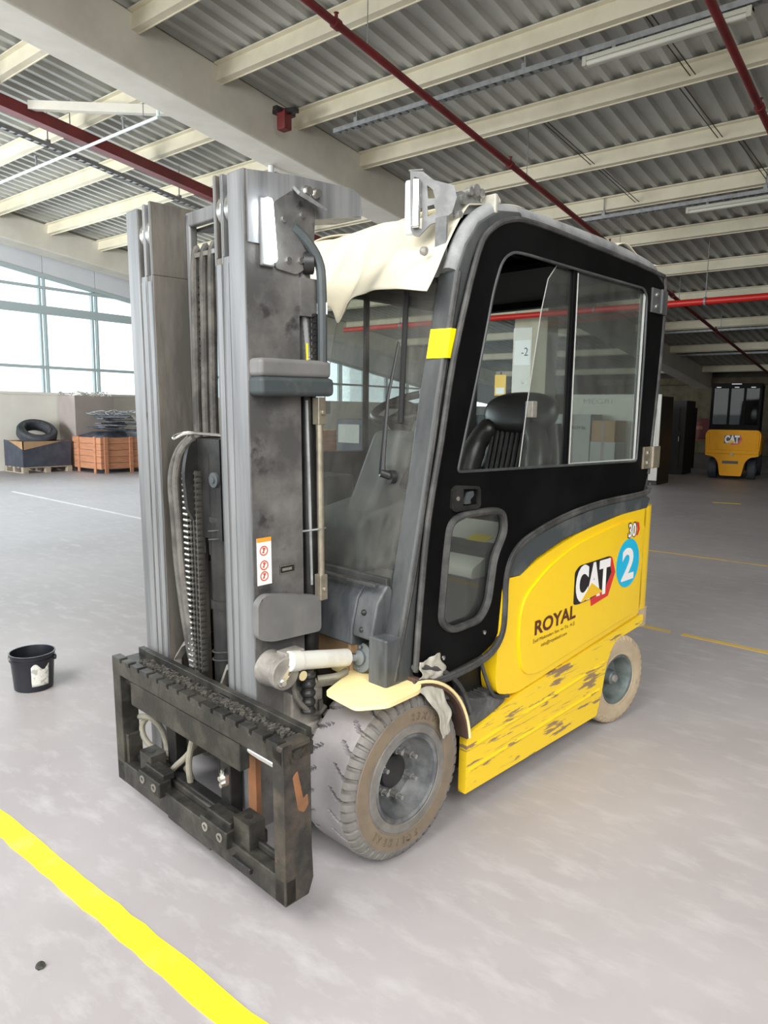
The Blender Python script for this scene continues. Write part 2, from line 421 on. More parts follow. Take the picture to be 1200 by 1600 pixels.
M().hull8([(XL-.12, YF, wintop(YF)-.06), (XL+.02, YF, wintop(YF)-.06), (XL+.02, 29, wintop(29)-.06), (XL-.12, 29, wintop(29)-.06), (XL-.12, YF, wintop(YF)+.03), (XL+.02, YF, wintop(YF)+.03), (XL+.02, 29, wintop(29)+.03), (XL-.12, 29, wintop(29)+.03)]).done('window_head', 'win_frame', win)
zs = [1.87, 2.53, 3.93, 4.47, 9]
for a, b in zip(ml[:-1], ml[1:]):
    if b < YF or a > 27: continue
    a = max(a, YF)
    for z0, z1 in zip(zs[:-1], zs[1:]):
        ta, tb = min(z1, wintop(a)), min(z1, wintop(b))
        if ta <= z0+.02: continue
        M().hull8([(XL-.085, a, z0), (XL-.079, a, z0), (XL-.079, b, z0), (XL-.085, b, z0), (XL-.085, a, ta), (XL-.079, a, ta), (XL-.079, b, max(tb, z0+.001)), (XL-.085, b, max(tb, z0+.001))]).done('pane', 'glass_window', win)
# far end wall with a hung curtain, and the right side wall
wb = struct(M().bx(XL, XR, YB, YB+.2, 0, roofz(YB)+.1).done('wall_back', 'wall_dark'))
q = M()
def fold(u, v):
    x = -12 + 14*u
    return Vector((x, YB-.1+.03*math.sin(x*14)+.02*math.sin(x*5.3), .05+2.75*v))
q.grid(fold, 260, 1).done('curtain_panel', 'curtain', wb, ang=3)
M().bx(-13, 6, YB-.12, YB, 2.85, 3.1).done('curtain_rail', 'curtain', wb)
struct(M().hull8([(XR, YF, 0), (XR+.2, YF, 0), (XR+.2, YB, 0), (XR, YB, 0), (XR, YF, roofz(YF)), (XR+.2, YF, roofz(YF)), (XR+.2, YB, roofz(YB)), (XR, YB, roofz(YB))]).done('wall_right', 'wall_dark'))
# wall behind the camera with its open loading bay; left opening added for the fill light
wf = struct(M().prism([(XL, 0), (-15.5, 0), (-15.5, 4.4), (-9.5, 4.4), (-9.5, 0), (-5, 0), (-5, 4.4), (2, 4.4), (2, 0), (XR, 0), (XR, roofz(YF)), (XL, roofz(YF))], 'y', YF-.2, YF).done('wall_front', 'wall_cream'))
# ================================================================== the forklift (front faces -y of its own frame)
FK = empty('forklift', (-2.0216, 1.9444, 0), math.radians(-5.544))
tag(FK, 'large yellow and black electric forklift with closed cab and dusty steel mast, nearest the camera', 'forklift')
cx0 = -.034     # mast centre line
# ---------------- wheels
def tyre_mesh(r, wd, n, shoulder, name, m, parent, lugs):
    hw = wd/2
    half = [(.0, r), (.16, r), (.26, r), (.34, r), (.42, r), (.50, r), (.57, r*.999), (.63, r*.998), (.69, r*.997), (.735, r*.995), (.745, r*.993), (.82, r*.985), (.90, r*.965), (.955, r*.93), (.985, r*.895), (1.0, r*.872), (1.0, r*.855), (.985, r*.62), (.86, r*.52)]
    prof = [(-a*hw, b) for a, b in reversed(half[1:])] + [(a*hw, b) for a, b in half]
    per = n//lugs
    def rad(j, i):
        rr = prof[j][1]; t = prof[j][0]/hw
        a = abs(t); k = i + (0 if t > 0 else per//2)
        if rr < r*.88: return rr
        if a > .74:
            if k % (per//2) < 3: rr -= .017 if k % per < 3 else .012
        elif a > .30:
            cv = int(per*(.05+1.5*(.74-a)**1.6))
            if (k + cv) % per < (3 if a > .42 else 2): rr -= .018
        return rr
    o = M().lathe(prof, n=n, closed=True, rad=rad).done(name, m, parent, ang=.45)
    if shoulder:
        o.data.materials.append(MATS[shoulder])
        for p in o.data.polygons:
            if abs(p.center.x) > hw*.73: p.material_index = 1
    return o
def annulus(x, r0, r1, n=64, b=.004):
    return M().lathe([(x-b, r0), (x+.0015, r0+.004), (x+.0015, r1-.004), (x-b, r1)], n=n)
def front_wheel():
    h = .127
    rim = M().lathe([(h-.012, .158), (h+.0, .158), (h+.002, .150), (h-.004, .142), (h-.03, .139), (h-.075, .128), (h-.088, .118), (h-.09, .06), (h-.088, .055), (h-.07, .05), (h-.066, .0)], n=56).done('wheel', 'rim', FK)
    tyre_mesh(.292, .254, 480, 'tyre_shoulder', 'tyre', 'tyre', rim, 24)
    annulus(h, .192, .252).done('sidewall_band', 'tyre_brown', rim)['label'] = 'brown dusty sidewall band'
    annulus(h+.001, .157, .1915).done('rim_flange', 'tyre_shoulder', rim)
    M().lathe([(h-.086, .062), (h-.07, .058), (h-.062, .045), (h-.060, .0)], n=32).done('hub_cap', 'plastic_black', rim)
    nut = None
    for k in range(6):
        a = k*pi/3+.35
        p = (0, .084*math.cos(a), .084*math.sin(a))
        if nut is None:
            nut = M().cyl((h-.09, 0, 0), (h-.082, 0, 0), .016, n=14).cyl((h-.082, 0, 0), (h-.050, 0, 0), .0135, n=6).cyl((h-.050, 0, 0), (h-.028, 0, 0), .008, n=10).done('lug_nut', 'nut', rim)
        else: nut = nut.copy(); COL.objects.link(nut); nut.parent = rim
        nut.location = p
    return rim
fw = front_wheel(); fw.location = (.519, 0, .292); fw.rotation_euler.x = .2
def ring_text(s, r, a0, da, hgt, parent, x):
    """raised tyre lettering, joined into one part"""
    bm = bmesh.new(); a = a0
    for c in s:
        if c != ' ':
            me = text_mesh(c, .01)
            for q in me.vertices:
                u, v = q.co.x*hgt*1.25, q.co.y*hgt*1.4
                rr = r+v; an = a - u/r
                q.co = (x, rr*math.cos(an), rr*math.sin(an))
            bm.from_mesh(me); bpy.data.meshes.remove(me)
        a -= da
    me = bpy.data.meshes.new('lettering'); bm.to_mesh(me); bm.free(); me.materials.append(MATS['tyre_letters'])
    o = bpy.data.objects.new('lettering', me); COL.objects.link(o); o.parent = parent
    q = o.modifiers.new('solid', 'SOLIDIFY'); q.thickness = .003; q.offset = 0
ring_text('23X10-12', .208, 1.35, .135, .026, fw, .1292)
ring_text('SOLIDEAL', .208, -1.55, .15, .026, fw, .1292)
def rear_wheel():
    h = .09
    rim = M().lathe([(h-.012, .128), (h-.004, .126), (h-.006, .116), (h-.012, .110), (h-.05, .102), (h-.085, .092), (h-.09, .045), (h-.075, .042), (h-.03, .036), (h-.025, .030), (h-.024, .018), (h-.03, .0)], n=48).done('wheel', 'rim_green', FK)
    tyre_mesh(.229, .18, 400, None, 'tyre', 'tyre_beige', rim, 20)['label'] = 'dusty beige rear tyre'
    annulus(h-.003, .127, .188).done('sidewall_band', 'tyre_beige', rim)
    M().cyl((h-.03, 0, 0), (h-.014, 0, 0), .022, .018, n=16).done('hub_cap', 'cast', rim)
    return rim
rw = rear_wheel(); rw.location = (.555, 1.585, .229); rw.rotation_euler.z = math.radians(-8)
for a, z in ((fw, 1), (rw, 1)):
    c = dup(a, FK); c.location = (-a.location.x, a.location.y, a.location.z); c.rotation_euler.z = a.rotation_euler.z + pi
# ---------------- chassis
M().bx(-.36, .36, -.2, 1.75, .12, .60).bx(-.55, .55, .36, 1.2, .14, .62).done('chassis', 'black_steel', FK, bevel=.01)
M().bx(-.42, .41, -.03, -.01, .54, .745).bx(.385, .40, -.05, .10, .53, .745).done('front_plate', 'card_brown', FK, bevel=.004)['label'] = 'tan chassis plate behind the tilt cylinder'
M().cyl((-.42, 0, .292), (.42, 0, .292), .10, n=20).done('drive_axle', 'black_steel', FK)
# skirt, wheel arch, step
SK = [(.341, .095), (.341, .335), (.493, .362), (.6, .386), (.70, .404), (1.80, .516), (1.835, .518), (1.835, .475), (1.80, .462), (1.55, .442), (1.50, .41), (1.45, .33), (1.417, .191), (1.377, .095)]
def skirt_part():
    q = M().prism(rnd(SK, [0, .01, .03, .03, 0, 0, .01, .01, .05, .04, .04, .06, .06, .01]), 'x', .60, .636)
    # two long pressed creases
    for (ya, za, yb, zb) in ((.36, .275, 1.43, .352), (.36, .185, 1.39, .225)):
        q.hull8([(.634, ya, za-.012), (.634, yb, zb-.012), (.634, yb, zb+.012), (.634, ya, za+.012), (.641, ya, za-.003), (.641, yb, zb-.003), (.641, yb, zb+.003), (.641, ya, za+.003)])
    return q.done('skirt_panel', 'yellow_scr', FK, bevel=.006)
s_ = skirt_part(); s_['label'] = 'lower yellow panel scraped through its paint'; mirror(s_, FK)
arc = [(.318*math.cos(a), .30+.318*math.sin(a)) for a in [math.radians(d) for d in range(6, 88, 6)]]
q = M()
for k in range(len(arc)-1):
    (y0, z0), (y1, z1) = arc[k], arc[k+1]; f = 1.075
    y0o, z0o, y1o, z1o = y0*f, .30+(z0-.30)*f, y1*f, .30+(z1-.30)*f
    q.hull8([(.36, y0, z0), (.655, y0, z0), (.655, y0o, z0o), (.36, y0o, z0o), (.36, y1, z1), (.655, y1, z1), (.655, y1o, z1o), (.36, y1o, z1o)])
wa = q.done('wheel_arch', 'well', FK); mirror(wa, FK)
q = M().tube([(.655, y*1.05, .30+(z-.30)*1.05) for y, z in arc]+[(.662, -.01, .622)], .006, n=8)
e_ = q.done('arch_lip', 'yellow_overlit', FK); mirror(e_, FK)
q = M().tube([(.628, y*1.19, .30+(z-.30)*1.19) for y, z in arc[2:]], .016, n=8, flat=.7)
e_ = q.done('arch_seal', 'rubber', FK); mirror(e_, FK)
FD = [(.30, .03), (.30, -.06), (.41, -.07), (.48, -.239), (.643, -.255), (.70, -.165), (.69, 0.0), (.66, .04)]
f_ = M().prism(rnd(FD, [0, .02, .02, .02, .02, .02, .02, 0]), 'z', .612, .626).done('fender', 'yellow_overlit', FK, bevel=.003); mirror(f_, FK)
ST = [(.10, .60), (.20, .52), (.31, .40), (.345, .338), (.50, .366), (.615, .395), (.60, .425), (.53, .455), (.50, .60)]
s2 = M().prism([(.12, .52), (.25, .50), (.33, .36), (.345, .335), (.49, .36), (.605, .39), (.60, .42), (.53, .435), (.40, .46), (.2, .545)], 'x', .40, .628).done('step', 'step_black', FK, bevel=.012)
mirror(s2, FK)
q = M()
for k in range(9):
    q.bx(.43, .61, .335+.025*k, .345+.025*k, .405+.002*k, .452+.0*k)
q.done('step_tread', 'step_black', FK)
M().prism([(.12, .62), (.12, .45), (.52, .42), (.545, .62)], 'x', .36, .42).done('step_wall', 'black_steel', FK)
b_ = M().tube(spl([(.60, .455, .605), (.61, .478, .53), (.625, .503, .46), (.634, .535, .434), (.634, .61, .416)], 4), .008, n=6).done('step_seal', 'rubber', FK)
# upper yellow panel with its raised field, counterweight behind
UP = [(.552, .907), (.530, .706), (.518, .50), (.535, .445), (.60, .423), (.66, .413), (.70, .412), (1.78, .527), (1.80, .60), (1.79, .79), (1.80, 1.0), (1.80, 1.085), (1.641, 1.085), (1.115, 1.03), (.80, .955), (.66, .905)]
u_p = M().prism(rnd(UP, [.01, .06, .04, .02, .01, .01, .01, .02, .02, .06, .02, .03, .02, .15, .08, .02]), 'x', .56, .632).done('side_panel', 'yellow', FK, bevel=.014, seg=3)
IN = [(.675, .80), (.66, .64), (.70, .485), (.80, .458), (1.70, .552), (1.735, .66), (1.74, .95), (1.70, 1.035), (1.50, 1.035), (1.10, .985), (.86, .91)]
pf_ = M().prism(rnd(IN, [.08, .08, .06, .05, .05, .05, .05, .05, .1, .2, .1]), 'x', .60, .641).done('pressed_field', 'yellow', FK, bevel=.0085, seg=4)
for o in (u_p, pf_): mirror(o, FK)
CW = rnd([(-.632, 1.30), (.632, 1.30), (.632, 1.86), (.50, 2.02), (-.50, 2.02), (-.632, 1.86)], [0, 0, .1, .12, .12, .1], 6)
q = M().prism(rnd([(-.632, 1.78), (.632, 1.78), (.632, 1.88), (.5, 2.02), (-.5, 2.02), (-.632, 1.88)], [0, 0, .07, .1, .1, .07], 6), 'z', .545, 1.09)
q.done('counterweight', 'yellow', FK, bevel=.03, seg=3)
M().prism(rnd([(-.625, 1.80), (.625, 1.80), (.638, 1.89), (.5, 2.03), (-.5, 2.03), (-.638, 1.89)], [0, 0, .05, .1, .1, .05], 5), 'z', .45, .548).done('counterweight_foot', 'tyre_beige', FK, bevel=.012)['label'] = 'scuffed dull lower rear corner of the counterweight'
M().bx(-.45, .45, 1.40, 1.98, .16, .50).done('rear_axle_block', 'black_steel', FK, bevel=.03)
M().bx(-.56, .56, .62, 1.8, .45, 1.0).done('battery_box', 'plastic_black', FK)
TR = [(.553, .915), (.575, .975), (.62, 1.01), (.74, 1.052), (1.0, 1.098), (1.3, 1.132), (1.78, 1.15), (1.83, 1.13), (1.80, 1.082), (1.47, 1.072), (1.0, 1.018), (.78, .962), (.66, .905)]
t_ = M().prism(TR, 'x', .55, .636).done('side_trim', 'trim_grey', FK, bevel=.006); mirror(t_, FK)
# ---------------- cab
M().bx(-.56, .56, -.0, .97, .56, .66).bx(-.56, .56, .97, 1.8, .56, 1.0).done('cab_floor', 'plastic_dark', FK)
PO = [(-.045, .62), (.0, .80), (.03, .95), (.062, 1.10), (.093, 1.25), (.13, 1.45), (.16, 1.62), (.20, 1.80), (.245, 2.03), (.29, 2.13), (.36, 2.215), (.47, 2.275), (.62, 2.298)]
PI = [(.66, 2.235), (.50, 2.215), (.42, 2.165), (.355, 2.09), (.31, 1.99), (.265, 1.78), (.225, 1.60), (.193, 1.42), (.155, 1.22), (.125, 1.05), (.09, .90), (.07, .62)]
p_ = M().prism(PO+PI, 'x', .515, .602).done('front_pillar', 'cab_dusty', FK, bevel=.012); mirror(p_, FK)
RL = [(.565, .255, 2.03), (.565, .30, 2.13), (.565, .37, 2.215), (.565, .475, 2.272), (.565, .65, 2.292), (.565, 1.0, 2.296), (.565, 1.4, 2.292), (.565, 1.76, 2.27), (.565, 1.85, 2.235)]
p_ = M().tube(spl(RL, 4), .032, n=12).done('roof_rail', 'cab_roof', FK); mirror(p_, FK)
p_ = M().tube(spl([(.59, -.03, .64), (.592, .05, .95), (.592, .112, 1.25), (.592, .178, 1.62), (.592, .262, 2.03)], 5), .014, n=8).done('pillar_bead', 'rubber', FK); mirror(p_, FK)
p_ = M().prism([(1.80, 1.08), (1.865, 1.12), (1.895, 1.6), (1.90, 2.22), (1.84, 2.26), (1.78, 2.26), (1.78, 1.08)], 'x', .535, .60).done('rear_pillar', 'cab_dusty', FK, bevel=.012); mirror(p_, FK)
M().bx(-.54, .54, 1.80, 1.86, 2.14, 2.27).done('rear_frame', 'door_black', FK)
M().bx(-.54, .54, 1.80, 1.86, 1.05, 1.16).done('rear_frame', 'door_black', FK)
M().bx(-.54, .54, 1.82, 1.826, 1.16, 2.14).done('rear_window', 'glass_side', FK)
M().bx(-.54, .54, .42, .50, 2.19, 2.275).bx(-.54, .54, 1.72, 1.80, 2.2, 2.28).bx(-.52, -.44, .42, 1.8, 2.2, 2.275).bx(.44, .52, .42, 1.8, 2.2, 2.275).done('roof_frame', 'door_black', FK, bevel=.01)
bar = None
for k in range(8):
    if bar is None: bar = M().bx(-.012, .012, .5, 1.72, 2.21, 2.27).done('roof_bar', 'door_black', FK)
    else: bar = bar.copy(); COL.objects.link(bar); bar.parent = FK
    bar.location.x = -.38+.109*k
M().bx(-.5, .5, 1.0, 1.75, 2.17, 2.195).done('headliner', 'door_black', FK)
# cowl under the windscreen
M().prism([(.03, .93), (.02, .95), (.0, .955), (-.045, .90), (-.07, .80), (-.075, .735), (-.03, .725), (.05, .725)], 'x', -.53, .43).prism([(.03, .93), (.02, .95), (.0, .955), (-.045, .90), (-.07, .80), (-.07, .77), (.0, .76)], 'x', .43, .53).prism([(.0, .79), (-.075, .79), (-.075, .60), (-.03, .58), (.0, .58)], 'x', .515, .602).done('cowl', 'cowl', FK, bevel=.012)
M().bx(.41, .53, .06, .09, .60, .79).done('cowl_recess', 'plastic_black', FK)
M().bx(-.52, .52, -.052, -.03, .952, .966).done('windscreen_sill', 'rubber', FK, bevel=.004)
for x, z in ((.475, .86), (.14, .78), (.475, .80)):
    M().lathe([(0, .011), (.004, .010), (.009, .005), (.01, 0)], o=(x, -.066 if z < .85 else -.057, z), d=(0, -1, .1), n=10).done('bolt', 'black_steel', FK)
WS = [(.022, .965), (.062, 1.10), (.095, 1.25), (.132, 1.45), (.162, 1.62), (.205, 1.80), (.25, 2.03), (.285, 2.10)]
q = M()
WSs = spl([(0, y, z) for y, z in WS], 3)
q.grid(lambda u, v: Vector((-.515+1.03*u, WSs[min(int(round(v*(len(WSs)-1))), len(WSs)-1)].y+.012, WSs[min(int(round(v*(len(WSs)-1))), len(WSs)-1)].z)), 6, len(WSs)-1)
q.done('windscreen', 'glass_dusty_reflect', FK)['label'] = 'dust-streaked glass windscreen with hall reflections painted as dirt'
M().bx(-.515, .515, .012, .034, .945, .975).done('windscreen_seal', 'rubber', FK, bevel=.004)
# wiper, arm and motor spindle
q = M()
def wsy(z):
    for (y0, z0), (y1, z1) in zip(WS[:-1], WS[1:]):
        if z <= z1: return y0+(y1-y0)*(z-z0)/(z1-z0)
    return WS[-1][0]
wp = M().tube([(.385, wsy(1.98)-.012, 1.98), (.42, wsy(1.75)-.012, 1.75), (.457, wsy(1.51)-.012, 1.51)], .008, n=6, flat=1.6).done('wiper_blade', 'plastic_black', FK)
M().tube([(.418, wsy(1.33)-.03, 1.33), (.412, wsy(1.40)-.032, 1.40), (.40, wsy(1.6)-.035, 1.6), (.392, wsy(1.80)-.02, 1.80)], [.012, .010, .006, .005], n=6).done('wiper_arm', 'plastic_black', wp)
M().cyl((.415, wsy(1.335)-.035, 1.335), (.44, wsy(1.32)+.005, 1.32), .015, n=12).cyl((.437, wsy(1.32)-.01, 1.32), (.443, wsy(1.32)+.01, 1.32), .024, n=14).done('wiper_spindle', 'plastic_black', wp)
# ---------------- door (the same on both sides)
DO = [(.048, .66), (.07, .622), (.12, .612), (.25, .612), (.42, .628), (.51, .662), (.546, .72), (.553, .889), (.575, .955), (.63, 1.005), (.73, 1.045), (.97, 1.096), (1.3, 1.13), (1.75, 1.145), (1.80, 1.256), (1.855, 1.84), (1.855, 2.185), (1.74, 2.235), (1.0, 2.258), (.67, 2.262), (.52, 2.245), (.40, 2.19), (.325, 2.09), (.215, 1.75), (.155, 1.451), (.098, 1.191), (.065, .9)]
WN = [(.244, 1.343), (.361, 1.744), (.424, 1.995), (.468, 2.095), (.53, 2.135), (.62, 2.141), (1.02, 2.141), (1.62, 2.145), (1.655, 2.11), (1.664, 1.824), (1.65, 1.327)]
LW = rnd([(.168, .815), (.235, .768), (.40, .775), (.452, .83), (.482, 1.004), (.545, 1.10), (.530, 1.175), (.46, 1.188), (.28, 1.188), (.205, 1.165), (.188, 1.05)], .035)
WN = rnd(WN, [.02, .3, .3, .12, .06, .05, 0, .03, .03, .1, .02], 4)
d_ = M().prism(rnd(DO, .02, 2), 'x', .604, .628, holes=[WN, LW]).done('door', 'door_black', FK, bevel=.005)
def loop(pts, x, r, name, m, parent, closed=True, flat=1., n=4):
    return M().tube(spl([(x, a, b) for a, b in pts], n, closed), r, n=8, closed=closed, flat=flat).done(name, m, parent)
loop(LW, .63, .017, 'window_gasket', 'rubber', d_, flat=.8, n=1)
M().prism(LW, 'x', .612, .617).done('lower_pane', 'glass_dark', d_)
M().tube([(.630, a, b) for a, b in WN], .0055, n=6, closed=True).done('window_bead', 'cab_dusty', d_)
fr_ = [DO[i] for i in range(14, len(DO))]+[DO[0]]
M().tube(spl([(.626, a, b) for a, b in fr_], 3), .011, n=8).done('door_bead', 'rubber', d_)
SE = [(.03, .618), (.12, .60), (.25, .597), (.40, .608), (.50, .637), (.553, .70), (.562, .80), (.562, .893), (.583, .965), (.635, 1.02), (.74, 1.062), (.98, 1.112), (1.3, 1.145), (1.76, 1.16), (1.80, 1.2)]
loop(SE, .633, .0155, 'door_seal', 'rubber', d_, closed=False, flat=.8)
loop([(a-.004, b+.012) for a, b in SE], .64, .006, 'door_seal_lip', 'rubber', d_, closed=False)
SP = [(.66, 1.34), (.70, 1.6), (.77, 1.95), (.81, 2.08), (.87, 2.14), (1.01, 2.14), (1.01, 1.335)]
M().prism(SP, 'x', .606, .611).done('sliding_pane', 'glass_side', d_)
M().tube([(.609, a, b) for a, b in SP[:5]], .0022, n=6).done('pane_edge', 'cabinet_grey', d_)
M().prism([(1.02, 1.335), (1.015, 2.14), (1.64, 2.14), (1.64, 1.33)], 'x', .614, .619).done('rear_pane', 'glass_side', d_)
M().bx(.600, .624, .985, 1.012, 1.335, 2.142).done('window_post', 'door_black', d_, bevel=.003)
M().tube([(.622, 1.64, 1.335), (.622, 1.645, 2.13)], .006, n=6).tube([(.622, 1.02, 1.337), (.622, 1.64, 1.334)], .005, n=6).tube([(.622, 1.02, 1.337), (.622, 1.017, 2.13)], .004, n=6).done('pane_frame', 'cabinet_grey', d_)
M().bx(.598, .634, .70, .735, 1.535, 1.60).done('pane_catch', 'cast', d_, bevel=.004)
lt = M().prism(rnd([(.208, 1.215), (.212, 1.285), (.235, 1.297), (.36, 1.287), (.372, 1.275), (.376, 1.215), (.365, 1.205), (.225, 1.203)], .008), 'x', .62, .64, holes=[[(.27, 1.222), (.27, 1.282), (.358, 1.276), (.36, 1.22)]]).done('latch', 'black_steel', d_, bevel=.003)
for zz in (.705, .762):
    yy_ = .195 if zz < .75 else .44
    M().lathe([(0, .009), (.004, .008), (.007, .0)], o=(.628, yy_, zz-.03 if zz < .75 else zz-.045), n=10).done('door_bolt', 'pin', d_)
for (ya, za, yb, zb) in ((1.70, 2.045, 1.87, 2.16), (1.715, 1.285, 1.90, 1.395)):
    h_ = M().bx(.628, .638, ya, ya+.09, za, zb).bx(.628, .640, ya+.095, yb, za, zb).cyl((.641, ya+.092, za), (.641, ya+.092, zb), .011, n=10).done('hinge', 'brass_steel' if za < 2 else 'cab_dusty', d_, bevel=.002)
    for zz in (za+.03, zb-.03):
        M().lathe([(0, .012), (.007, .011), (.010, .0)], o=(.638, ya+.045, zz), n=10).done('hinge_bolt', 'pin', d_)
M().prism(rnd([(.278, 1.226), (.30, 1.268), (.33, 1.272), (.335, 1.255), (.312, 1.24), (.318, 1.226)], .006), 'x', .626, .638).done('latch_lever', 'plastic_dark', lt, bevel=.003)
M().bx(.335, .358, .337, .36, 1.224, 1.25).cyl((.638, .238, 1.25), (.643, .238, 1.25), .008, n=12).done('latch_insert', 'cast', lt) if False else M().cyl((.638, .238, 1.25), (.643, .238, 1.25), .008, n=12).done('lock_barrel', 'cast', lt)
md = mirror(d_, FK)
for ch in list(d_.children): mirror(ch, md)
# yellow tag and plastic film on the pillar
M().hull8([(.53, .178, 1.735), (.615, .188, 1.735), (.615, .21, 1.735), (.53, .21, 1.735), (.535, .192, 1.835), (.618, .202, 1.835), (.618, .23, 1.835), (.535, .23, 1.835)]).done('tag', 'tag_yellow', FK)['label'] = 'bright yellow tag on the windscreen pillar'
rf = random.Random(3)
def filmstrip(name, c, wfun, n=14, amp=.008):
    q = M(); k = len(c)
    def fn(u, v):
        i = min(int(v*(k-1)), k-2); t = v*(k-1)-i
        p = Vector(c[i]).lerp(Vector(c[i+1]), t); w_ = wfun(v)
        a = u*9+v*7
        return p + Vector((.004+amp*.55*(math.sin(u*5+v*3)+.55*math.sin(u*13-v*9+1)+.4*math.sin(u*23+v*17)), (u-.5)*w_+.006*math.sin(v*14), .008*math.sin(u*4+v*4)))
    q.grid(fn, n, n*2)
    return q.done(name, 'film', FK, ang=.9, solid=.001)
filmstrip('film_wrap', [(.635, .11, .595), (.64, .12, .64), (.636, .10, .70)], lambda v: .17-.07*v)['label'] = 'crumpled plastic film wrapped over the door corner'
filmstrip('film_tail', [(.645, .09, .60), (.668, .125, .545), (.672, .155, .47), (.668, .165, .40)], lambda v: .12-.085*v, amp=.005)
# ---------------- cab inside
st = M()
def seatback(u, v):
    a = 2*pi*u; z = 1.0+.50*v
    hw_ = .25*(1-.25*max(0, v-.55)/.45); hd = .075*(1-.3*v)
    cxx = .03+math.copysign(abs(math.cos(a))**.6, math.cos(a))*hw_*1.08; cyy = math.copysign(abs(math.sin(a))**.7, math.sin(a))*hd
    return Vector((-.05+cxx, 1.56+.12*v+cyy, z))
st.grid(seatback, 32, 8); st.bx(-.18, .08, 1.56, 1.72, 1.0, 1.45)
st.bx(-.2, .1, 1.66, 1.78, 1.0, 1.48)
so = st.done('seat', 'vinyl', FK, ang=1.2)
rb = M()
for k in range(8): rb.tube([(-.165+.033*k, 1.483, 1.05), (-.165+.033*k, 1.505, 1.25), (-.165+.033*k, 1.56, 1.46)], .012, n=6)
rb.done('seat_pleat', 'vinyl', so)
for sx in (-1, 1):
    M().tube(spl([(-.05+.20*sx, 1.47, 1.02), (-.05+.225*sx, 1.47, 1.2), (-.05+.20*sx, 1.52, 1.38), (-.05+.13*sx, 1.57, 1.49)], 4), [.06]*4+[.07]*4+[.06]*4+[.045], n=12).done('seat_bolster', 'vinyl', so, ang=2)
hr = M(); 
bmesh.ops.create_uvsphere(hr.bm, u_segments=28, v_segments=16, radius=1)
for v in hr.bm.verts:
    c = v.co; r_ = 1.0
    v.co = Vector((-.02+.235*math.copysign(abs(c.x)**.85, c.x), 1.60+.07*c.y+.03*c.z, 1.555+.112*math.copysign(abs(c.z)**.8, c.z)))
hr.done('headrest', 'vinyl', so, ang=3)
M().bx(-.30, .20, 1.1, 1.62, .98, 1.09).done('cushion', 'vinyl', so, bevel=.05, seg=4)
M().bx(-.56, .56, .05, .30, .62, .93).bx(-.56, -.2, .1, .42, .9, .99).done('dashboard', 'plastic_grey', FK, bevel=.03, seg=3)
M().prism([(.13, .93), (.12, 1.12), (.16, 1.155), (.50, 1.22), (.52, .93)], 'x', -.045, .26).done('console', 'plastic_grey', FK, bevel=.03, seg=3)
M().hull8([(.085, .18, 1.12), (.225, .18, 1.12), (.235, .30, 1.10), (.075, .30, 1.10), (.105, .34, 1.48), (.285, .34, 1.48), (.29, .46, 1.47), (.10, .46, 1.47)]).done('steering_column', 'plastic_grey', FK, bevel=.035, seg=3)
sw = M().tube([(.18+.165*math.cos(a), .50+.155*math.sin(a), 1.575+.06*math.sin(a)) for a in [2*pi*k/40 for k in range(40)]], .017, n=10, closed=True)
sw.cyl((.18, .42, 1.48), (.18, .49, 1.575), .05, .035, n=16)
sw.tube([(.02, .50, 1.575), (.34, .50, 1.575)], .012, n=8).tube([(.18, .36, 1.52), (.18, .5, 1.575)], .012, n=8)
wo = sw.done('steering_wheel', 'plastic_black', FK)
M().lathe([(0, .012), (.03, .012), (.04, .022), (.06, .024), (.075, .016), (.08, 0)], o=(.30, .44, 1.575), d=(0, 0, 1), n=14).done('spinner_knob', 'plastic_black', wo)
M().lathe([(0, .010), (.15, .012), (.17, .022), (.19, .02), (.2, 0)], o=(.41, .2, .98), d=(0, .1, 1), n=12).done('lever', 'plastic_dark', FK)
M().tube(spl([(.50, .32, 1.30), (.45, .34, 1.55), (.47, .36, 1.62)], 4), .008, n=6).lathe([(0, .0), (.01, .024), (.03, .028), (.05, .018), (.055, 0)], o=(.47, .34, 1.60), d=(0, -1, 0), n=14).done('inside_mirror', 'plastic_black', FK)
M().bx(-.50, -.30, .45, .62, 1.0, 1.25).tube([(-.45, .5, 1.2), (-.42, .45, 1.40)], .01, n=6).done('side_console', 'plastic_dark', FK, bevel=.02)
M().bx(.10, .46, .56, .96, .64, .89).done('seat_base', 'plastic_black', FK, bevel=.02)
M().prism(rnd([(.53, .885), (.53, .925), (.60, .955), (.95, 1.06), (.95, .885)], [.01, .02, .03, .01, 0]), 'x', .08, .49).done('battery_cover', 'cabinet_white', FK, bevel=.008)
M().hull8([(.30, .66, .972), (.40, .66, .972), (.40, .80, 1.014), (.30, .80, 1.014), (.30, .66, .978), (.40, .66, .978), (.40, .80, 1.020), (.30, .80, 1.020)]).done('cover_label', 'tag_yellow', FK)
# ---------------- cream sheet over the roof
q = M()
def flap(u, v):
    x = -.565+1.125*u
    low = 1.965 + .02*math.sin(u*9+1.0) - .085*math.exp(-((u-.60)/.035)**2) - .06*math.exp(-((u-.12)/.05)**2) - .05*math.exp(-((u-.42)/.06)**2)
    zt = 2.325 - .03*math.sin(u*pi)*0 + .008*math.sin(u*13)
    if v < .25: # over the roof edge
        t = v/.25; return Vector((x, .70-.29*t, zt+.004*math.sin(u*20+t*6)-.05*t*t*t))
    t = (v-.25)/.75
    z = zt-.05 + (low-(zt-.05))*t
    y = .41 - .205*t**.85
    fold_ = (1-.6*max(0, u-.5)*2)*(.020*abs(math.sin(u*15+1.2*t))**.6*math.sin(pi*min(1, .15+t*.85)) + .012*math.sin(u*43+3*t)*t) + .010*math.sin(u*17-4*t)*t
    return Vector((x, y-.055-.02*max(0, u-.8)*5*t+fold_, z))
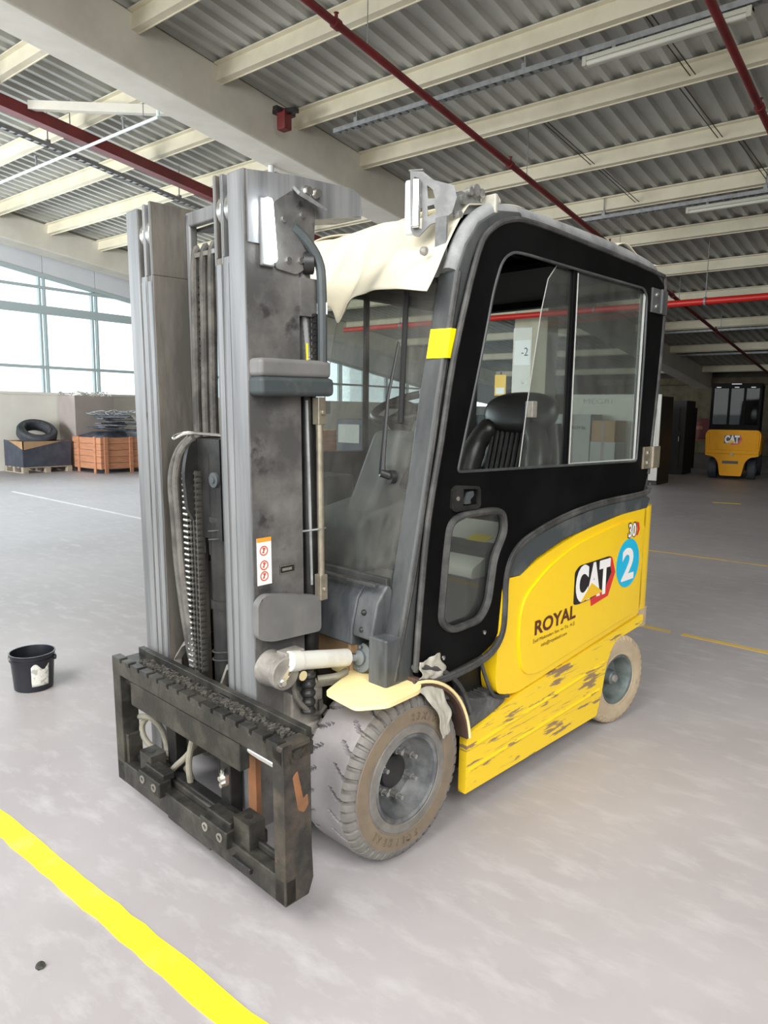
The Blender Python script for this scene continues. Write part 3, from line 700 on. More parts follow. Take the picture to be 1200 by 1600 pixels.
q.grid(flap, 110, 28)
q.done('sheet_flap', 'cream_cloth', FK, ang=3, solid=.003)['label'] = 'cream cloth flap hanging over the top of the windscreen'
q = M()
q.grid(lambda u, v: Vector((-.58+1.17*u, .50+1.36*v, 2.318 + .014*math.sin(u*11+v*5)+.01*math.sin(v*23+u*3) - .035*(abs(u-.5)*2)**6 + (.03*math.exp(-((v-.72)/.08)**2)*max(0, u-.85)/.15))), 40, 50)
q.done('roof_sheet_cover', 'cream_cloth', FK, ang=3, solid=.003)
# lamp and slotted bracket at the front corner of the roof
bz = math.radians(-58)
mm = Matrix.Translation((.50, .25, 2.285)) @ Matrix.Rotation(bz, 4, 'Z')
BP = [(-.09, -.10), (-.095, .095), (-.05, .09), (-.01, .06), (.06, .04), (.07, -.0), (.055, -.05), (.02, -.075), (-.02, -.085), (-.06, -.125), (-.08, -.12)]
br = M().prism(BP, 'x', -.004, .004, holes=[[(-.075, -.09), (-.08, -.02), (-.05, -.03), (-.05, -.10)], [(-.08, .0), (-.08, .075), (-.065, .07), (-.055, .01)], [(-.03, .0), (-.035, .045), (-.015, .03), (-.005, .0)], [(-.03, -.06), (-.032, -.025), (-.01, -.02), (.0, -.045)]], mtx=mm).done('lamp_bracket', 'bracket_steel', FK)
M().bx(-.03, -.004, -.115, -.075, -.115, .07, mtx=mm).done('lamp_housing', 'white_lamp', br, bevel=.01)
M().bx(.006, .03, -.085, -.055, -.10, .065, mtx=mm).done('lamp_tube', 'chrome', br, bevel=.008)
M().bx(-.03, .004, -.10, -.05, .095, .099, mtx=mm).done('bracket_tab', 'bracket_steel', br)
M().prism([(.30, 2.225), (.285, 2.27), (.29, 2.305), (.33, 2.32), (.40, 2.315), (.47, 2.30), (.47, 2.265), (.40, 2.26), (.34, 2.24)], 'x', .535, .543).done('bracket_arm', 'bracket_steel', br)
M().bx(.50, .55, .245, .252, 2.02, 2.22).done('bracket_strap', 'bracket_steel', br)
for (x, y, z, r) in ((.548, .33, 2.29, .016), (.548, .40, 2.335, .02), (.548, .43, 2.33, .016), (.548, .37, 2.325, .014), (.548, .31, 2.235, .013), (.548, .44, 2.29, .010)):
    M().cyl((x-.012, y, z), (x+.012, y, z), r, n=14).done('bracket_bolt', 'nut', br)
M().lathe([(0, 0), (.006, .016), (.02, .014), (.03, .004), (.031, 0)], o=(.50, .20, 2.10), d=(0, -1, 0), n=12).done('sheet_stud', 'cast', FK)
M().cyl((.55, .47, 2.29), (.58, .50, 2.325), .02, n=10).bx(.53, .6, .455, .475, 2.25, 2.33).done('sheet_knot', 'film', FK, bevel=.008)
# ================================================================== mast of the forklift (leans forward by one degree)
TA = math.radians(1.0)
PIV = Vector((0, -.44, 2.27)); RT = Matrix.Rotation(TA, 3, 'X')
def mt(o):
    o.rotation_euler.x = TA; o.location = PIV - RT @ PIV; return o
def mirx(pts): return [(-.068-x, y) for x, y in pts]
OUT = [(.251, -.44), (.335, -.44), (.335, -.232), (.268, -.232), (.268, -.252), (.317, -.252), (.317, -.42), (.251, -.42)]
MID = [(.208, -.438), (.247, -.438), (.247, -.24), (.208, -.24), (.208, -.258), (.230, -.258), (.230, -.418), (.208, -.418)]
INN = [(.166, -.436), (.204, -.436), (.204, -.418), (.185, -.418), (.185, -.268), (.204, -.268), (.204, -.25), (.166, -.25)]
MIDt = [(.208, -.438), (.219, -.438), (.219, -.24), (.208, -.24)]
INNt = [(.166, -.436), (.178, -.436), (.178, -.25), (.166, -.25)]
for side in (0, 1):
    g = mirx if side else (lambda p: p)
    for k, (P, T, z1) in enumerate(((OUT, None, 2.258), (MID, MIDt, 2.266), (INN, INNt, 2.27))):
        q = M().prism(g(P), 'z', .14 if k == 0 else .16, 2.02 if T else z1)
        if T: q.prism(g(T), 'z', 2.0199, z1)
        o = mt(q.done('mast_rail', 'mast_side' if k == 0 else 'mast_front' if k == 1 else 'mast_inner', FK, bevel=.003))
        a, b = (min(x for x, y in P), max(x for x, y in P))
        if T: b = max(x for x, y in T)
        if side: a, b = -.068-b, -.068-a
        # worn bright running face of the flange
        f = M().bx(a+.002, b-.002, -.4412 if k == 0 else -.4392 if k == 1 else -.4372, -.43, .16, z1-.003)
        if T: 
            a2, b2 = min(x for x, y in P), max(x for x, y in P)
            if side: a2, b2 = -.068-b2, -.068-a2
            f.bx(a2+.002, b2-.002, -.4392 if k == 1 else -.4372, -.43, .16, 2.0)
        fo = f.done('rail_face', 'mast_front', o); fo['label'] = 'bare worn steel running face'
        if T:
            x0 = b if not side else None
            rx = (.182, .206) if k == 2 else (.223, .249)
            if side: rx = (-.068-rx[1], -.068-rx[0])
            M().cyl((rx[0], -.372, 2.165), (rx[1], -.372, 2.165), .066, n=40).done('mast_roller', 'pin', o, bevel=.003)
# cross members
mt(M().bx(-.234, .166, -.30, -.27, 2.20, 2.252).bx(-.234, -.205, -.30, -.268, 1.2, 2.25).done('cross_member', 'mast_front', FK, bevel=.008))
mt(M().bx(-.32, .25, -.26, -.235, 1.88, 2.02).done('cross_member', 'mast_inner', FK, bevel=.008))
for z0, z1 in ((.14, .42), (.75, .95)): mt(M().bx(-.32, .25, -.25, -.225, z0, z1).done('cross_member', 'black_steel', FK, bevel=.008))
mt(M().bx(-.33, .27, -.222, -.21, .13, 1.44).done('mast_dark_filler', 'black_steel', FK))  # added black sheet to darken the gap between the rails
# hoses and chains between the rails
for k, (x, m) in enumerate(((-.175, 'hose'), (-.115, 'hose'), (-.062, 'hose'))):
    mt(M().tube(spl([(x+.01, -.285, 2.12), (x, -.30, 2.08), (x-.012, -.30, 1.8), (x-.02, -.30, 1.45), (x-.02, -.29, 1.0)], 4), .0155, n=10).done('hydraulic_hose', m, FK))
mt(M().bx(-.185, -.03, -.31, -.28, 2.085, 2.10).done('hose_bracket', 'pin', FK))
def chain(x, y, z0, z1, w_, par_name='lift_chain', pitch=.021):
    base = M().bx(x-w_*.30, x+w_*.30, y-.006, y+.006, z0, z1).done(par_name, 'chain', FK); mt(base)
    ln = None; n = int((z1-z0)/pitch)
    for k in range(n):
        if ln is None:
            q = M()
            for i in range(4):
                xx = -w_/2 + w_*i/3.
                q.bx(xx-.0035, xx+.0035, -.013, .013, -.0098, .0098)
            q.cyl((-w_/2-.006, -.004, 0), (w_/2+.006, -.004, 0), .0062, n=8)
            q.cyl((-w_*.28, -.012, 0), (w_*.02, -.012, 0), .0055, n=8)
            ln = q.done('link', 'chain', base); M_ = ln
        else: ln = M_.copy(); COL.objects.link(ln); ln.parent = base
        ln.location = (x, y, z0+pitch*(k+.5))
    return base
mc = chain(-.04, -.42, .60, 1.335, .062)
for k in range(1):  # bright pins along the chain edge
    q = M()
    for i in range(35): q.cyl((-.086, -.436, .61+.021*i), (-.056, -.436, .61+.021*i), .0056, n=8)
    p = q.done('chain_pins', 'pin', mc); p['label'] = 'bright pin ends of the chain'
chain(-.15, -.285, 1.1, 2.05, .03, 'lift_chain', .026)
mt(M().cyl((.06, -.355, .20), (.06, -.355, 1.40), .058, n=28).cyl((.06, -.355, .85), (.06, -.355, .88), .063, n=28).cyl((.06, -.355, 1.16), (.06, -.355, 1.18), .063, n=28).done('lift_cylinder', 'black_steel', FK))
for z in (.66, .69, 1.10, 1.13): mt(M().tube([(.06+.0625*math.cos(a), -.355+.0625*math.sin(a), z+.01*math.cos(a)) for a in [2*pi*k/24 for k in range(24)]], .003, n=6, closed=True).done('cylinder_strap', 'rubber', FK))
ch_ = mt(M().prism(rnd([(-.455, 1.20), (-.465, 1.34), (-.44, 1.43), (-.40, 1.452), (-.30, 1.452), (-.30, 1.10), (-.40, 1.10)], [.02, .05, .03, .02, .02, 0, .02]), 'x', -.045, -.025).bx(-.025, .115, -.41, -.30, 1.10, 1.448).done('chain_anchor', 'black_steel', FK, bevel=.006))
M().cyl((.085, -.42, 1.31), (.085, -.40, 1.31), .026, n=20).cyl((.085, -.425, 1.31), (.085, -.40, 1.31), .011, n=12).done('pulley', 'plastic_dark', ch_)
M().tube(spl([(.13, -.40, 1.462), (.0, -.41, 1.465), (-.07, -.43, 1.462), (-.105, -.45, 1.445), (-.12, -.44, 1.455), (-.10, -.40, 1.465), (-.02, -.38, 1.462)], 4), .0055, n=8).done('hose_guard', 'pin', ch_)
for dx, dy in ((0, 0), (.032, -.005)):
    mt(M().tube(spl([(-.05+dx*.6, -.42, 1.45), (-.10+dx*.9, -.44+dy, 1.40), (-.148+dx, -.445, 1.30), (-.150+dx, -.44, 1.15), (-.135+dx, -.44, .95), (-.098+dx*.9, -.43, .68), (-.07+dx, -.40, .45), (-.05+dx, -.36, .25)], 5), .0135, n=10).done('hydraulic_hose', 'hose', FK))
# guide arms at the foot of the mast
for p in ([(-.08, -.36, .715), (-.17, -.40, .66), (-.215, -.41, .60), (-.215, -.41, .50), (-.20, -.40, .35)], [(.18, -.36, .70), (.12, -.40, .645), (.09, -.41, .57), (.09, -.41, .50), (.09, -.40, .35)]):
    mt(M().tube(p, .016, n=4, flat=1.8).done('guide_arm', 'cast', FK, bevel=.004))
# head bracket and lamp
hb = M().prism(rnd([(-.43, 2.05), (-.43, 2.255), (-.25, 2.275), (.0, 2.285), (.035, 2.268), (.045, 2.205), (-.20, 2.15), (-.245, 2.05)], [0, 0, .02, .01, .01, .01, .02, 0]), 'x', .332, .342)
hb.prism([(.34, -.25), (.34, .04), (.22, .03), (.05, -.08), (-.15, -.10), (-.25, -.25)], 'z', 2.195, 2.207)
hb = mt(hb.done('head_bracket', 'mast_front', FK, bevel=.002))
M().hull8([(.342, -.262, 2.235), (.342, -.17, 2.205), (.385, -.16, 2.175), (.385, -.275, 2.205), (.342, -.255, 2.245), (.342, -.165, 2.214), (.39, -.155, 2.182), (.39, -.27, 2.213)]).done('fold_plate', 'mast_front', hb, bevel=.002)
M().prism(rnd([(-.335, 1.985), (-.335, 2.18), (-.26, 2.23), (-.17, 2.19), (-.18, 2.02), (-.25, 1.975)], .012), 'x', .335, .3445).done('dark_lamp_backing', 'mast_side', hb, bevel=.002)  # dark backing added where the hood's shade lies, for contrast with the lens
for y, z in ((-.30, 2.135), (-.285, 2.015), (-.235, 2.02), (-.225, 2.16)): M().cyl((.344, y, z), (.353, y, z), .010, n=6).done('bolt', 'pin', hb)
for y in (-.205, -.168): M().cyl((.342, y, 2.235), (.362, y, 2.235), .014, n=6).cyl((.340, y, 2.235), (.348, y, 2.235), .018, n=14).done('bolt', 'pin', hb)
wl_ = mt(M().bx(.335, .352, -.39, -.34, 1.985, 2.185).done('work_lamp', 'mast_front', FK, bevel=.006))
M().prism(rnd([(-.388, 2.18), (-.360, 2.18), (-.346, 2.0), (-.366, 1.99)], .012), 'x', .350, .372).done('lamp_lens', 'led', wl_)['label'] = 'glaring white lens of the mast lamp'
# things on the outer face: covers, hose duct, side lift cylinder
g1 = M().bx(.30, .392, -.435, -.145, 1.65, 1.708).done('upper_cover', 'grey_cover', FK, bevel=.016, seg=3); mt(g1)
M().bx(.302, .398, -.438, -.138, 1.592, 1.652).done('cover_skirt', 'trim_grey', g1, bevel=.016, seg=3)
g2 = M().prism(rnd([(-.455, .82), (-.452, .94), (-.42, .962), (-.30, .94), (-.19, .915), (-.19, .79), (-.40, .80)], [.02, .05, .03, 0, .02, .02, .05]), 'x', .345, .375).prism([(-.445, .825), (-.43, .945), (-.36, .945), (-.36, .82)], 'x', .332, .35)
g2 = mt(g2.done('lower_cover', 'grey_cover', FK, bevel=.012, seg=3))
mt(M().cyl((.315, -.19, .55), (.315, -.19, 1.60), .028, n=20).done('side_lift_cylinder', 'black_steel', FK))
mt(M().cyl((.305, -.19, 1.60), (.305, -.19, 2.10), .022, n=20).bx(.26, .345, -.235, -.15, 1.85, 1.97).done('side_lift_rod', 'mast_side', FK))
rd = mt(M().cyl((.372, -.185, .94), (.372, -.185, 1.56), .0115, n=12).done('tie_rod', 'brass_steel', FK))
for z in (.90, 1.50): M().bx(.352, .385, -.20, -.168, z, z+.09).cyl((.345, -.185, z+.04), (.395, -.185, z+.04), .008, n=8).done('rod_clevis', 'brass_steel', rd, bevel=.003)
mt(M().tube(spl([(.372, -.17, 1.70), (.372, -.17, 1.95), (.365, -.18, 2.03), (.35, -.22, 2.09), (.34, -.26, 2.12)], 5), .016, n=10).done('hose_duct', 'plastic_dark', FK))
q = M()
pt = spl([(.325, -.19, 1.70), (.318, -.20, 1.85), (.318, -.21, 2.02)], 22)
q.tube(pt, [.0105+.002*(i % 2) for i in range(len(pt))], n=10); mt(q.done('ribbed_conduit', 'mast_front', FK))
mt(M().tube([(.330, -.20, 1.70), (.330, -.20, 1.765)], .004, n=6).done('cable', 'tag_yellow', FK))
cp_ = mt(M().bx(.28, .388, -.168, -.158, 1.855, 1.895).done('clamp_plate', 'white_lamp', FK, bevel=.003))
for x in (.335, .37): M().cyl((x, -.17, 1.875), (x, -.182, 1.875), .011, n=6).done('bolt', 'nut', cp_)
mt(M().cyl((.325, -.21, 2.02), (.345, -.18, 2.02), .036, n=24).cyl((.322, -.213, 2.02), (.35, -.175, 2.02), .012, n=12).done('hose_pulley', 'plastic_black', FK, bevel=.004))
q = M()
for k in range(16): q.bx(.338, .358, -.185-.006*(k % 2), -.165, 1.70+.010*k, 1.709+.010*k)
mt(q.done('drag_chain', 'plastic_black', FK))
M_c = mt(M().tube([(.338, -.2, .95), (.338, -.205, 1.3), (.336, -.21, 1.58)], .006, n=6).done('grease_line', 'galv', FK))
mt(M().tube([(.30+.05*math.cos(a)+.03, -.19+.045*math.sin(a), 1.14+.01*math.cos(a)) for a in [2*pi*k/20 for k in range(20)]], .0035, n=6, closed=True).done('cable_tie', 'galv', FK))
# warning decal and data plate
dc = mt(M().prism([(-.425, .985), (-.368, .985), (-.368, 1.14), (-.425, 1.14)], 'x', .335, .3362).done('warning_decal', 'decal_white', FK))
M().prism([(-.425, 1.127), (-.368, 1.127), (-.368, 1.141), (-.425, 1.141)], 'x', .336, .3366).done('decal_band', 'orange', dc)
for z in (1.098, 1.050, 1.014):
    q = M().lathe([(0, .0125), (.0005, .0125), (.0005, .0165), (0, .0165)], o=(.3363, -.398, z), n=24, closed=True)
    q.bx(.3363, .3368, -.401, -.397, z-.008, z+.006).bx(.3363, .3368, -.403, -.393, z+.006, z+.010)
    q.prism([(-.405, z-.006), (-.403, z-.009), (-.391, z+.006), (-.393, z+.009)], 'x', .3363, .3368)
    q.done('decal_sign', 'decal_red', dc)
dp = mt(M().bx(.335, .3365, -.335, -.272, 1.008, 1.037).done('data_plate', 'black_steel', FK))
M().tube([(.3367, -.333, 1.01), (.3367, -.274, 1.01), (.3367, -.274, 1.035), (.3367, -.333, 1.035)], .0012, n=4, closed=True).bx(.3366, .337, -.325, -.285, 1.018, 1.027).done('plate_marks', 'cast', dp)
# tilt cylinder
bo = mt(M().cyl((.33, -.385, .70), (.40, -.385, .70), .062, .052, n=28).cyl((.40, -.385, .70), (.425, -.385, .70), .055, n=28).bx(.365, .42, -.38, -.30, .70, .765).done('tilt_pivot', 'cast', FK, bevel=.005))
M().prism(rnd([(-.425, .675), (-.41, .662), (-.358, .712), (-.372, .73)], .010), 'x', .425, .432, holes=[rnd([(-.385, .70), (-.378, .693), (-.366, .706), (-.373, .714)], .003)]).done('lock_plate', 'pin', bo)
M().cyl((.42, -.405, .678), (.44, -.405, .678), .010, n=6).done('bolt', 'pin', bo)
M().cyl((.395, -.315, .675), (.425, -.315, .675), .017, n=16).done('bolt', 'pin', bo)
tc_ = M().cyl((.42, -.315, .735), (.42, -.085, .691), .031, n=28).cyl((.42, -.345, .740), (.42, -.300, .732), .034, n=24).done('tilt_cylinder', 'white_cyl', FK, bevel=.003)
M().cyl((.42, -.09, .692), (.42, .0, .674), .0165, n=20).done('rod', 'chrome', tc_)
M().cyl((.432, -.03, .680), (.432, .0, .674), .053, n=28).cyl((.432, -.042, .682), (.432, .0, .674), .027, n=20).cyl((.432, -.036, .720), (.432, -.026, .718), .006, n=8).cyl((.432, -.044, .642), (.432, -.03, .640), .006, n=8).done('end_flange', 'plastic_grey', tc_, bevel=.003)
M().cyl((.30, -.30, .30), (.415, -.30, .30), .04, n=16).hull8([(.30, -.335, .39), (.40, -.33, .39), (.40, -.17, .42), (.30, -.17, .42), (.30, -.33, .485), (.40, -.33, .485), (.40, -.18, .485), (.30, -.18, .485)]).bx(.30, .38, -.30, -.16, .42, .60).done('mast_mount', 'cast', FK, bevel=.008)
q = M(); pt = [(.40, -.245, .70-.008*k) for k in range(22)]
q.tube(pt, [.020+.006*(k % 4 < 2) for k in range(22)], n=12); q.done('dust_boot', 'plastic_black', FK)
for p in ([(.40, -.31, .67), (.405, -.30, .60), (.41, -.25, .54), (.41, -.20, .52), (.40, -.19, .56)], [(.38, -.29, .62), (.39, -.25, .56), (.41, -.21, .52), (.415, -.18, .54)]):
    M().tube(spl(p, 5), .009, n=8).done('hydraulic_hose', 'hose', FK)
q = M()
for k in range(4): q.tube(spl([(.36+.012*k, -.20, .60+.012*k), (.40+.01*k, -.14, .61+.01*k), (.41, -.08, .60+.012*k)], 5), .012, n=8)
q.done('hose_bundle', 'hose_khaki', FK)
# ---------------- carriage with side shifter
CF = -.588
q = M()
top = [(-.405, .605)]
x = -.395
while x < .655:
    top += [(x, .605), (x+.052, .605), (x+.054, .588), (x+.068, .588)]; x += .07
top += [(.664, .605), (.664, .540), (-.405, .540)]
q.prism(top, 'y', CF, CF+.035)
q.bx(-.405, .664, CF+.03, CF+.115, .545, .588)
q.bx(-.385, .645, CF+.10, CF+.125, .57, .618)
ca = mt(q.done('carriage', 'carriage', FK, bevel=.003))
M().bx(-.405, -.345, CF, CF+.07, .10, .56).bx(-.345, -.325, CF+.01, CF+.07, .18, .30).done('end_post', 'carriage', ca, bevel=.004)
M().prism([(CF, .10), (CF, .60), (CF+.105, .60), (CF+.105, .26), (CF+.11, .15), (CF+.09, .10)], 'x', .612, .664, holes=[rnd([(CF+.045, .555), (CF+.065, .555), (CF+.065, .575), (CF+.045, .575)], .009)]).done('end_post', 'carriage_post', ca, bevel=.005)
M().bx(-.405, .664, CF, CF+.045, .10, .185).bx(-.03, .25, CF+.004, CF+.04, .085, .102).bx(-.345, .612, CF+.045, CF+.06, .10, .205).done('lower_bar', 'carriage', ca, bevel=.006)
M().bx(-.287, .43, CF+.012, CF+.05, .435, .528).done('hook_bar', 'carriage', ca, bevel=.004)['label'] = 'plain bar of the inner carriage'
M().cyl((-.345, CF+.045, .505), (.612, CF+.045, .505), .0165, n=20).done('shift_rod', 'chrome', ca)['label'] = 'bright chrome slide rod'
for x in (-.17, .19): M().bx(x, x+.062, CF+.09, CF+.14, .16, .60).done('carriage_upright', 'black_steel', ca, bevel=.006)
M().bx(.30, .345, CF+.13, CF+.15, .16, .52).done('wear_strip', 'rust', ca)
M().bx(-.25, .45, CF+.055, CF+.10, .165, .215).done('lower_hook_bar', 'black_steel', ca, bevel=.008)
for x in (-.19, .235):
    b = M().bx(x, x+.155, CF-.022, CF+.03, .165, .225).bx(x+.01, x+.145, CF-.0, CF+.05, .215, .245).done('hook_block', 'carriage', ca, bevel=.006)
    for dx in (.035, .12): M().lathe([(0, .015), (.004, .015), (.004, .009), (-.006, .009), (-.006, 0)], o=(x+dx, CF-.022, .197), d=(0, -1, 0), n=14).done('cap_screw', 'cast', b)
for x in (-.235, .385):
    b = M().prism(rnd([(x, CF+.01), (x+.085, CF+.01), (x+.085, CF+.075), (x, CF+.075)], .005), 'z', .185, .272).done('stop_block', 'carriage', ca, bevel=.005)
    M().cyl((x+.042, CF+.04, .270), (x+.042, CF+.04, .2735), .014, n=16).done('bore', 'plastic_black', b)
M().bx(.33, .49, CF+.005, CF+.06, .15, .17).bx(.40, .50, CF-.012, CF+.03, .13, .15).done('stop_plate', 'black_steel', ca, bevel=.004)
q = M().cyl((.222, CF+.09, .31), (.222, CF+.065, .31), .009, n=8).cyl((.238, CF+.09, .295), (.238, CF+.06, .295), .009, n=8).bx(.212, .246, CF+.075, CF+.09, .29, .325).cyl((.222, CF+.08, .32), (.222, CF+.08, .34), .007, n=8)
q.done('hose_fitting', 'pin', ca)
for p in ([(-.43, .321), (-.38, .345), (-.327, .362), (-.30, .35), (-.285, .30), (-.265, .235), (-.217, .195), (-.15, .20), (-.10, .24), (-.03, .31), (.0, .38), (.01, .45)],
          [(-.33, .362), (-.352, .32), (-.335, .27), (-.29, .23), (-.20, .22), (-.12, .20), (-.05, .19), (-.01, .20), (.0, .30), (.02, .42)]):
    M().tube(spl([(x+.02, CF+.10-.03*math.sin(i), z) for i, (x, z) in enumerate(p)], 5), .0115, n=10).done('hydraulic_hose', 'hose_khaki', ca)
q = M(); rr_ = random.Random(5)
for k in range(620):
    x = rr_.uniform(-.30, .60); s_ = rr_.uniform(.002, .0065); y = CF+.07+rr_.gauss(.008, .012)
    y = min(max(y, CF+.04), CF+.098); z = .588
    c = [Vector((x, y, z)) + Vector((a*s_*rr_.uniform(.5, 1.2), b_*s_*rr_.uniform(.5, 1.2), c_*s_*rr_.uniform(.6, 1.2)+s_*.6)) for a, b_, c_ in ((-1, -1, -1), (1, -1, -1), (1, 1, -1), (-1, 1, -1), (-1, -1, 1), (1, -1, 1), (1, 1, 1), (-1, 1, 1))]
    q.hull8(c)
d_b = q.done('debris', 'debris', ca, ang=.1); d_b['kind'] = 'stuff'; d_b['label'] = 'dry crumbs of dirt lying on the carriage bar'
M().prism(rnd([(CF+.034, .50), (CF+.052, .515), (CF+.064, .46), (CF+.072, .42), (CF+.088, .43), (CF+.092, .395), (CF+.075, .375), (CF+.052, .39), (CF+.044, .44)], .006), 'x', .6635, .6648).done('paint_scrape', 'rust', ca)['label'] = 'orange scraped patch on the end post'
# ---------------- lettering and emblems on the side panel
def emblem(root, X, y0, z0, w_, h_, U=(0, 1, 0)):
    """black rounded plate with white lettering, yellow triangle and red angular band; X = outward offset function"""
    U = Vector(U); V = Vector((0, 0, 1)); Nn = U.cross(V); O = Vector((X, y0, z0)) if U.y else Vector((y0, X, z0))
    def pl(pts, m, n, d0, d1, r=0):
        bm = M(); P = rnd(pts, r, 4) if r else pts
        A = [bm.bm.verts.new(O+U*(u*w_)+V*(v*h_)+Nn*d1) for u, v in P]; B_ = [bm.bm.verts.new(O+U*(u*w_)+V*(v*h_)+Nn*d0) for u, v in P]
        bm.bm.faces.new(A); bm.bridge(B_, A)
        return bm.done(n, m, root)
    b = pl([(.0, .16), (.0, .86), (.10, .97), (.82, 1.0), (.90, .96), (.96, .62), (.84, .30), (.80, .20), (.12, .14)], 'logo_black', 'emblem_plate', 0, .0016, .05)
    pl([(.80, .97), (.90, .95), (1.0, .60), (.84, .10), (.42, .0), (.40, .17), (.74, .27), (.90, .62)], 'logo_red', 'emblem_band', 0, .0019)
    pl([(.15, .165), (.40, .52), (.69, .245)], 'logo_yellow', 'emblem_triangle', 0, .0034)
    text('emblem_letters', 'CAT', 'white', root, O+U*(.025*w_)+V*(.165*h_)+Nn*.0026, U, V, .83*w_, .80*h_, .055)
    return b
XS = .6418
emblem(FK, XS, 1.085, .672, .385, .215)
q = M().lathe([(0, .122), (.0012, .122), (.0012, 0)], o=(XS, 1.603, .825), n=48).done('number_disc', 'logo_blue', FK)
text('number', '2', 'white', q, (XS+.0022, 1.535, .738), (0, 1, 0), (0, 0, 1), .135, .165, .03)
text('rating_outline', '30', 'logo_black', FK, (XS+.0006, 1.582, .948), (0, 1, 0), (0, 0, 1), .098, .080, .07)
text('rating', '30', 'white', FK, (XS+.0016, 1.588, .953), (0, 1, 0), (0, 0, 1), .082, .069, .03)
M().prism([(1.672, 1.026), (1.70, 1.018), (1.712, .985), (1.695, .955), (1.675, .955), (1.69, .985)], 'x', XS, XS+.001).done('rating_band', 'logo_red', FK)
text('company_name', 'ROYAL', 'logo_brown', FK, (XS+.0008, .775, .632), (0, 1, .035), (0, 0, 1), .335, .064, .03)
text('company_line', 'İstif Makinaları San. ve Tic. A.Ş.', 'logo_brown', FK, (XS+.0008, .765, .597), (0, 1, .035), (0, 0, 1), .345, .024)
text('company_address', 'info@royalistif.com', 'logo_brown', FK, (XS+.0008, .83, .568), (0, 1, .035), (0, 0, 1), .21, .021)
# ================================================================== roof services
def rail_obj(name, label, cat, parts, group=None):
    r = empty(name); tag(r, label, cat, group)
    return r
def pz(y, z0=6.15): return z0 - SL*y
# sloping sprinkler pipes
for X, y0, y1, lab in ((-5.44, YF, 30.5, 'long dark red sprinkler pipe under the roof, passing above the forklift cab'), (-2.19, YF, 26, 'dark red sprinkler pipe under the roof at the right edge of the photo')):
    r = empty('sprinkler_pipe', (X, 0, 0)); tag(r, lab, 'pipe', 'red sprinkler pipes under the roof')
    M().cyl((0, y0, pz(y0)), (0, y1, pz(y1)), .042, n=14).done('pipe', 'red_dark', r)
    for k, y in enumerate((2.2, 5.9, 9.6, 13.4, 17.2, 21)):
        M().cyl((0, y-.04, pz(y-.04)), (0, y+.04, pz(y+.04)), .056, n=14).lathe([(0, .018), (.05, .018), (.055, .03), (.06, .0)], o=(0, y, pz(y)+.05), d=(0, 0, 1), n=8).done('coupling', 'red_dark', r)
        M().cyl((0, y+.5, pz(y+.5)+.04), (0, y+.5, roofz(y+.5)), .006, n=5).done('hanger', 'galv', r)
rc = tag(empty('steel_channel', (-11, 0, 0)), 'dark red steel channel running under the roof at upper left', 'beam')
for k in range(1):
    def zc(y): return 6.42 - SL*y
    q = M()
    for (x0, x1, a, b) in ((-.09, .09, -.165, -.15), (-.09, -.075, -.15, .0), (.075, .09, -.15, .0)):
        q.hull8([(x0, YF, zc(YF)+a), (x1, YF, zc(YF)+a), (x1, 14, zc(14)+a), (x0, 14, zc(14)+a), (x0, YF, zc(YF)+b), (x1, YF, zc(YF)+b), (x1, 14, zc(14)+b), (x0, 14, zc(14)+b)])
    q.done('channel', 'red_dark', rc)
    for y in (2, 6, 10): M().cyl((0, y, zc(y)-.15), (0, y, roofz(y)), .008, n=5).done('hanger', 'galv', rc)
br_ = tag(empty('brace'), 'cream steel brace between dark red channel and the big rafter', 'brace')
M().hull8([(-10.9, 5.32, 5.78), (-10.9, 5.44, 5.78), (-8.765, 6.86, 5.64), (-8.765, 6.74, 5.64), (-10.9, 5.32, 5.90), (-10.9, 5.44, 5.90), (-8.765, 6.86, 5.76), (-8.765, 6.74, 5.76)]).done('bar', 'beam', br_)
M().bx(-8.80, -8.755, 6.65, 6.95, 5.55, 5.85).done('end_plate', 'beam', br_)
sp = tag(empty('sprinkler_branch', (0, 6.15, 5.48)), 'thin pale branch pipe with sprinkler heads at upper left', 'pipe')
M().cyl((-16.5, 0, 0), (-8.95, 0, 0), .022, n=10).cyl((-8.95, 0, 0), (-8.95, 0, .12), .026, n=8).done('pipe', 'white_lamp', sp)
for x in (-15.5, -12.4, -9.8): M().cyl((x, 0, 0), (x, 0, .16), .018, n=8).cyl((x, 0, .16), (x, 0, .18), .035, n=8).done('sprinkler_head', 'galv', sp)
for x in (-14.2, -9.3): M().cyl((x, 0, .02), (x, 0, roofz(6.15)-5.48), .007, n=5).done('hanger', 'galv', sp)
rp = tag(empty('fire_pipe', (0, 15.6, 3.84)), 'bright red horizontal fire main crossing behind the forklift', 'pipe')
M().cyl((-14, 0, 0), (XR, 0, .0), .068, n=18).done('pipe', 'red_bright', rp)
for x in (-12, -9.3, -6.6, -4.28, -1.2, 2, 5):
    M().cyl((x-.02, 0, 0), (x+.02, 0, 0), .085, n=18).done('clamp', 'galv', rp)
    M().cyl((x, 0, .08), (x, 0, roofz(15.6)-3.84), .008, n=5).done('hanger', 'galv', rp)
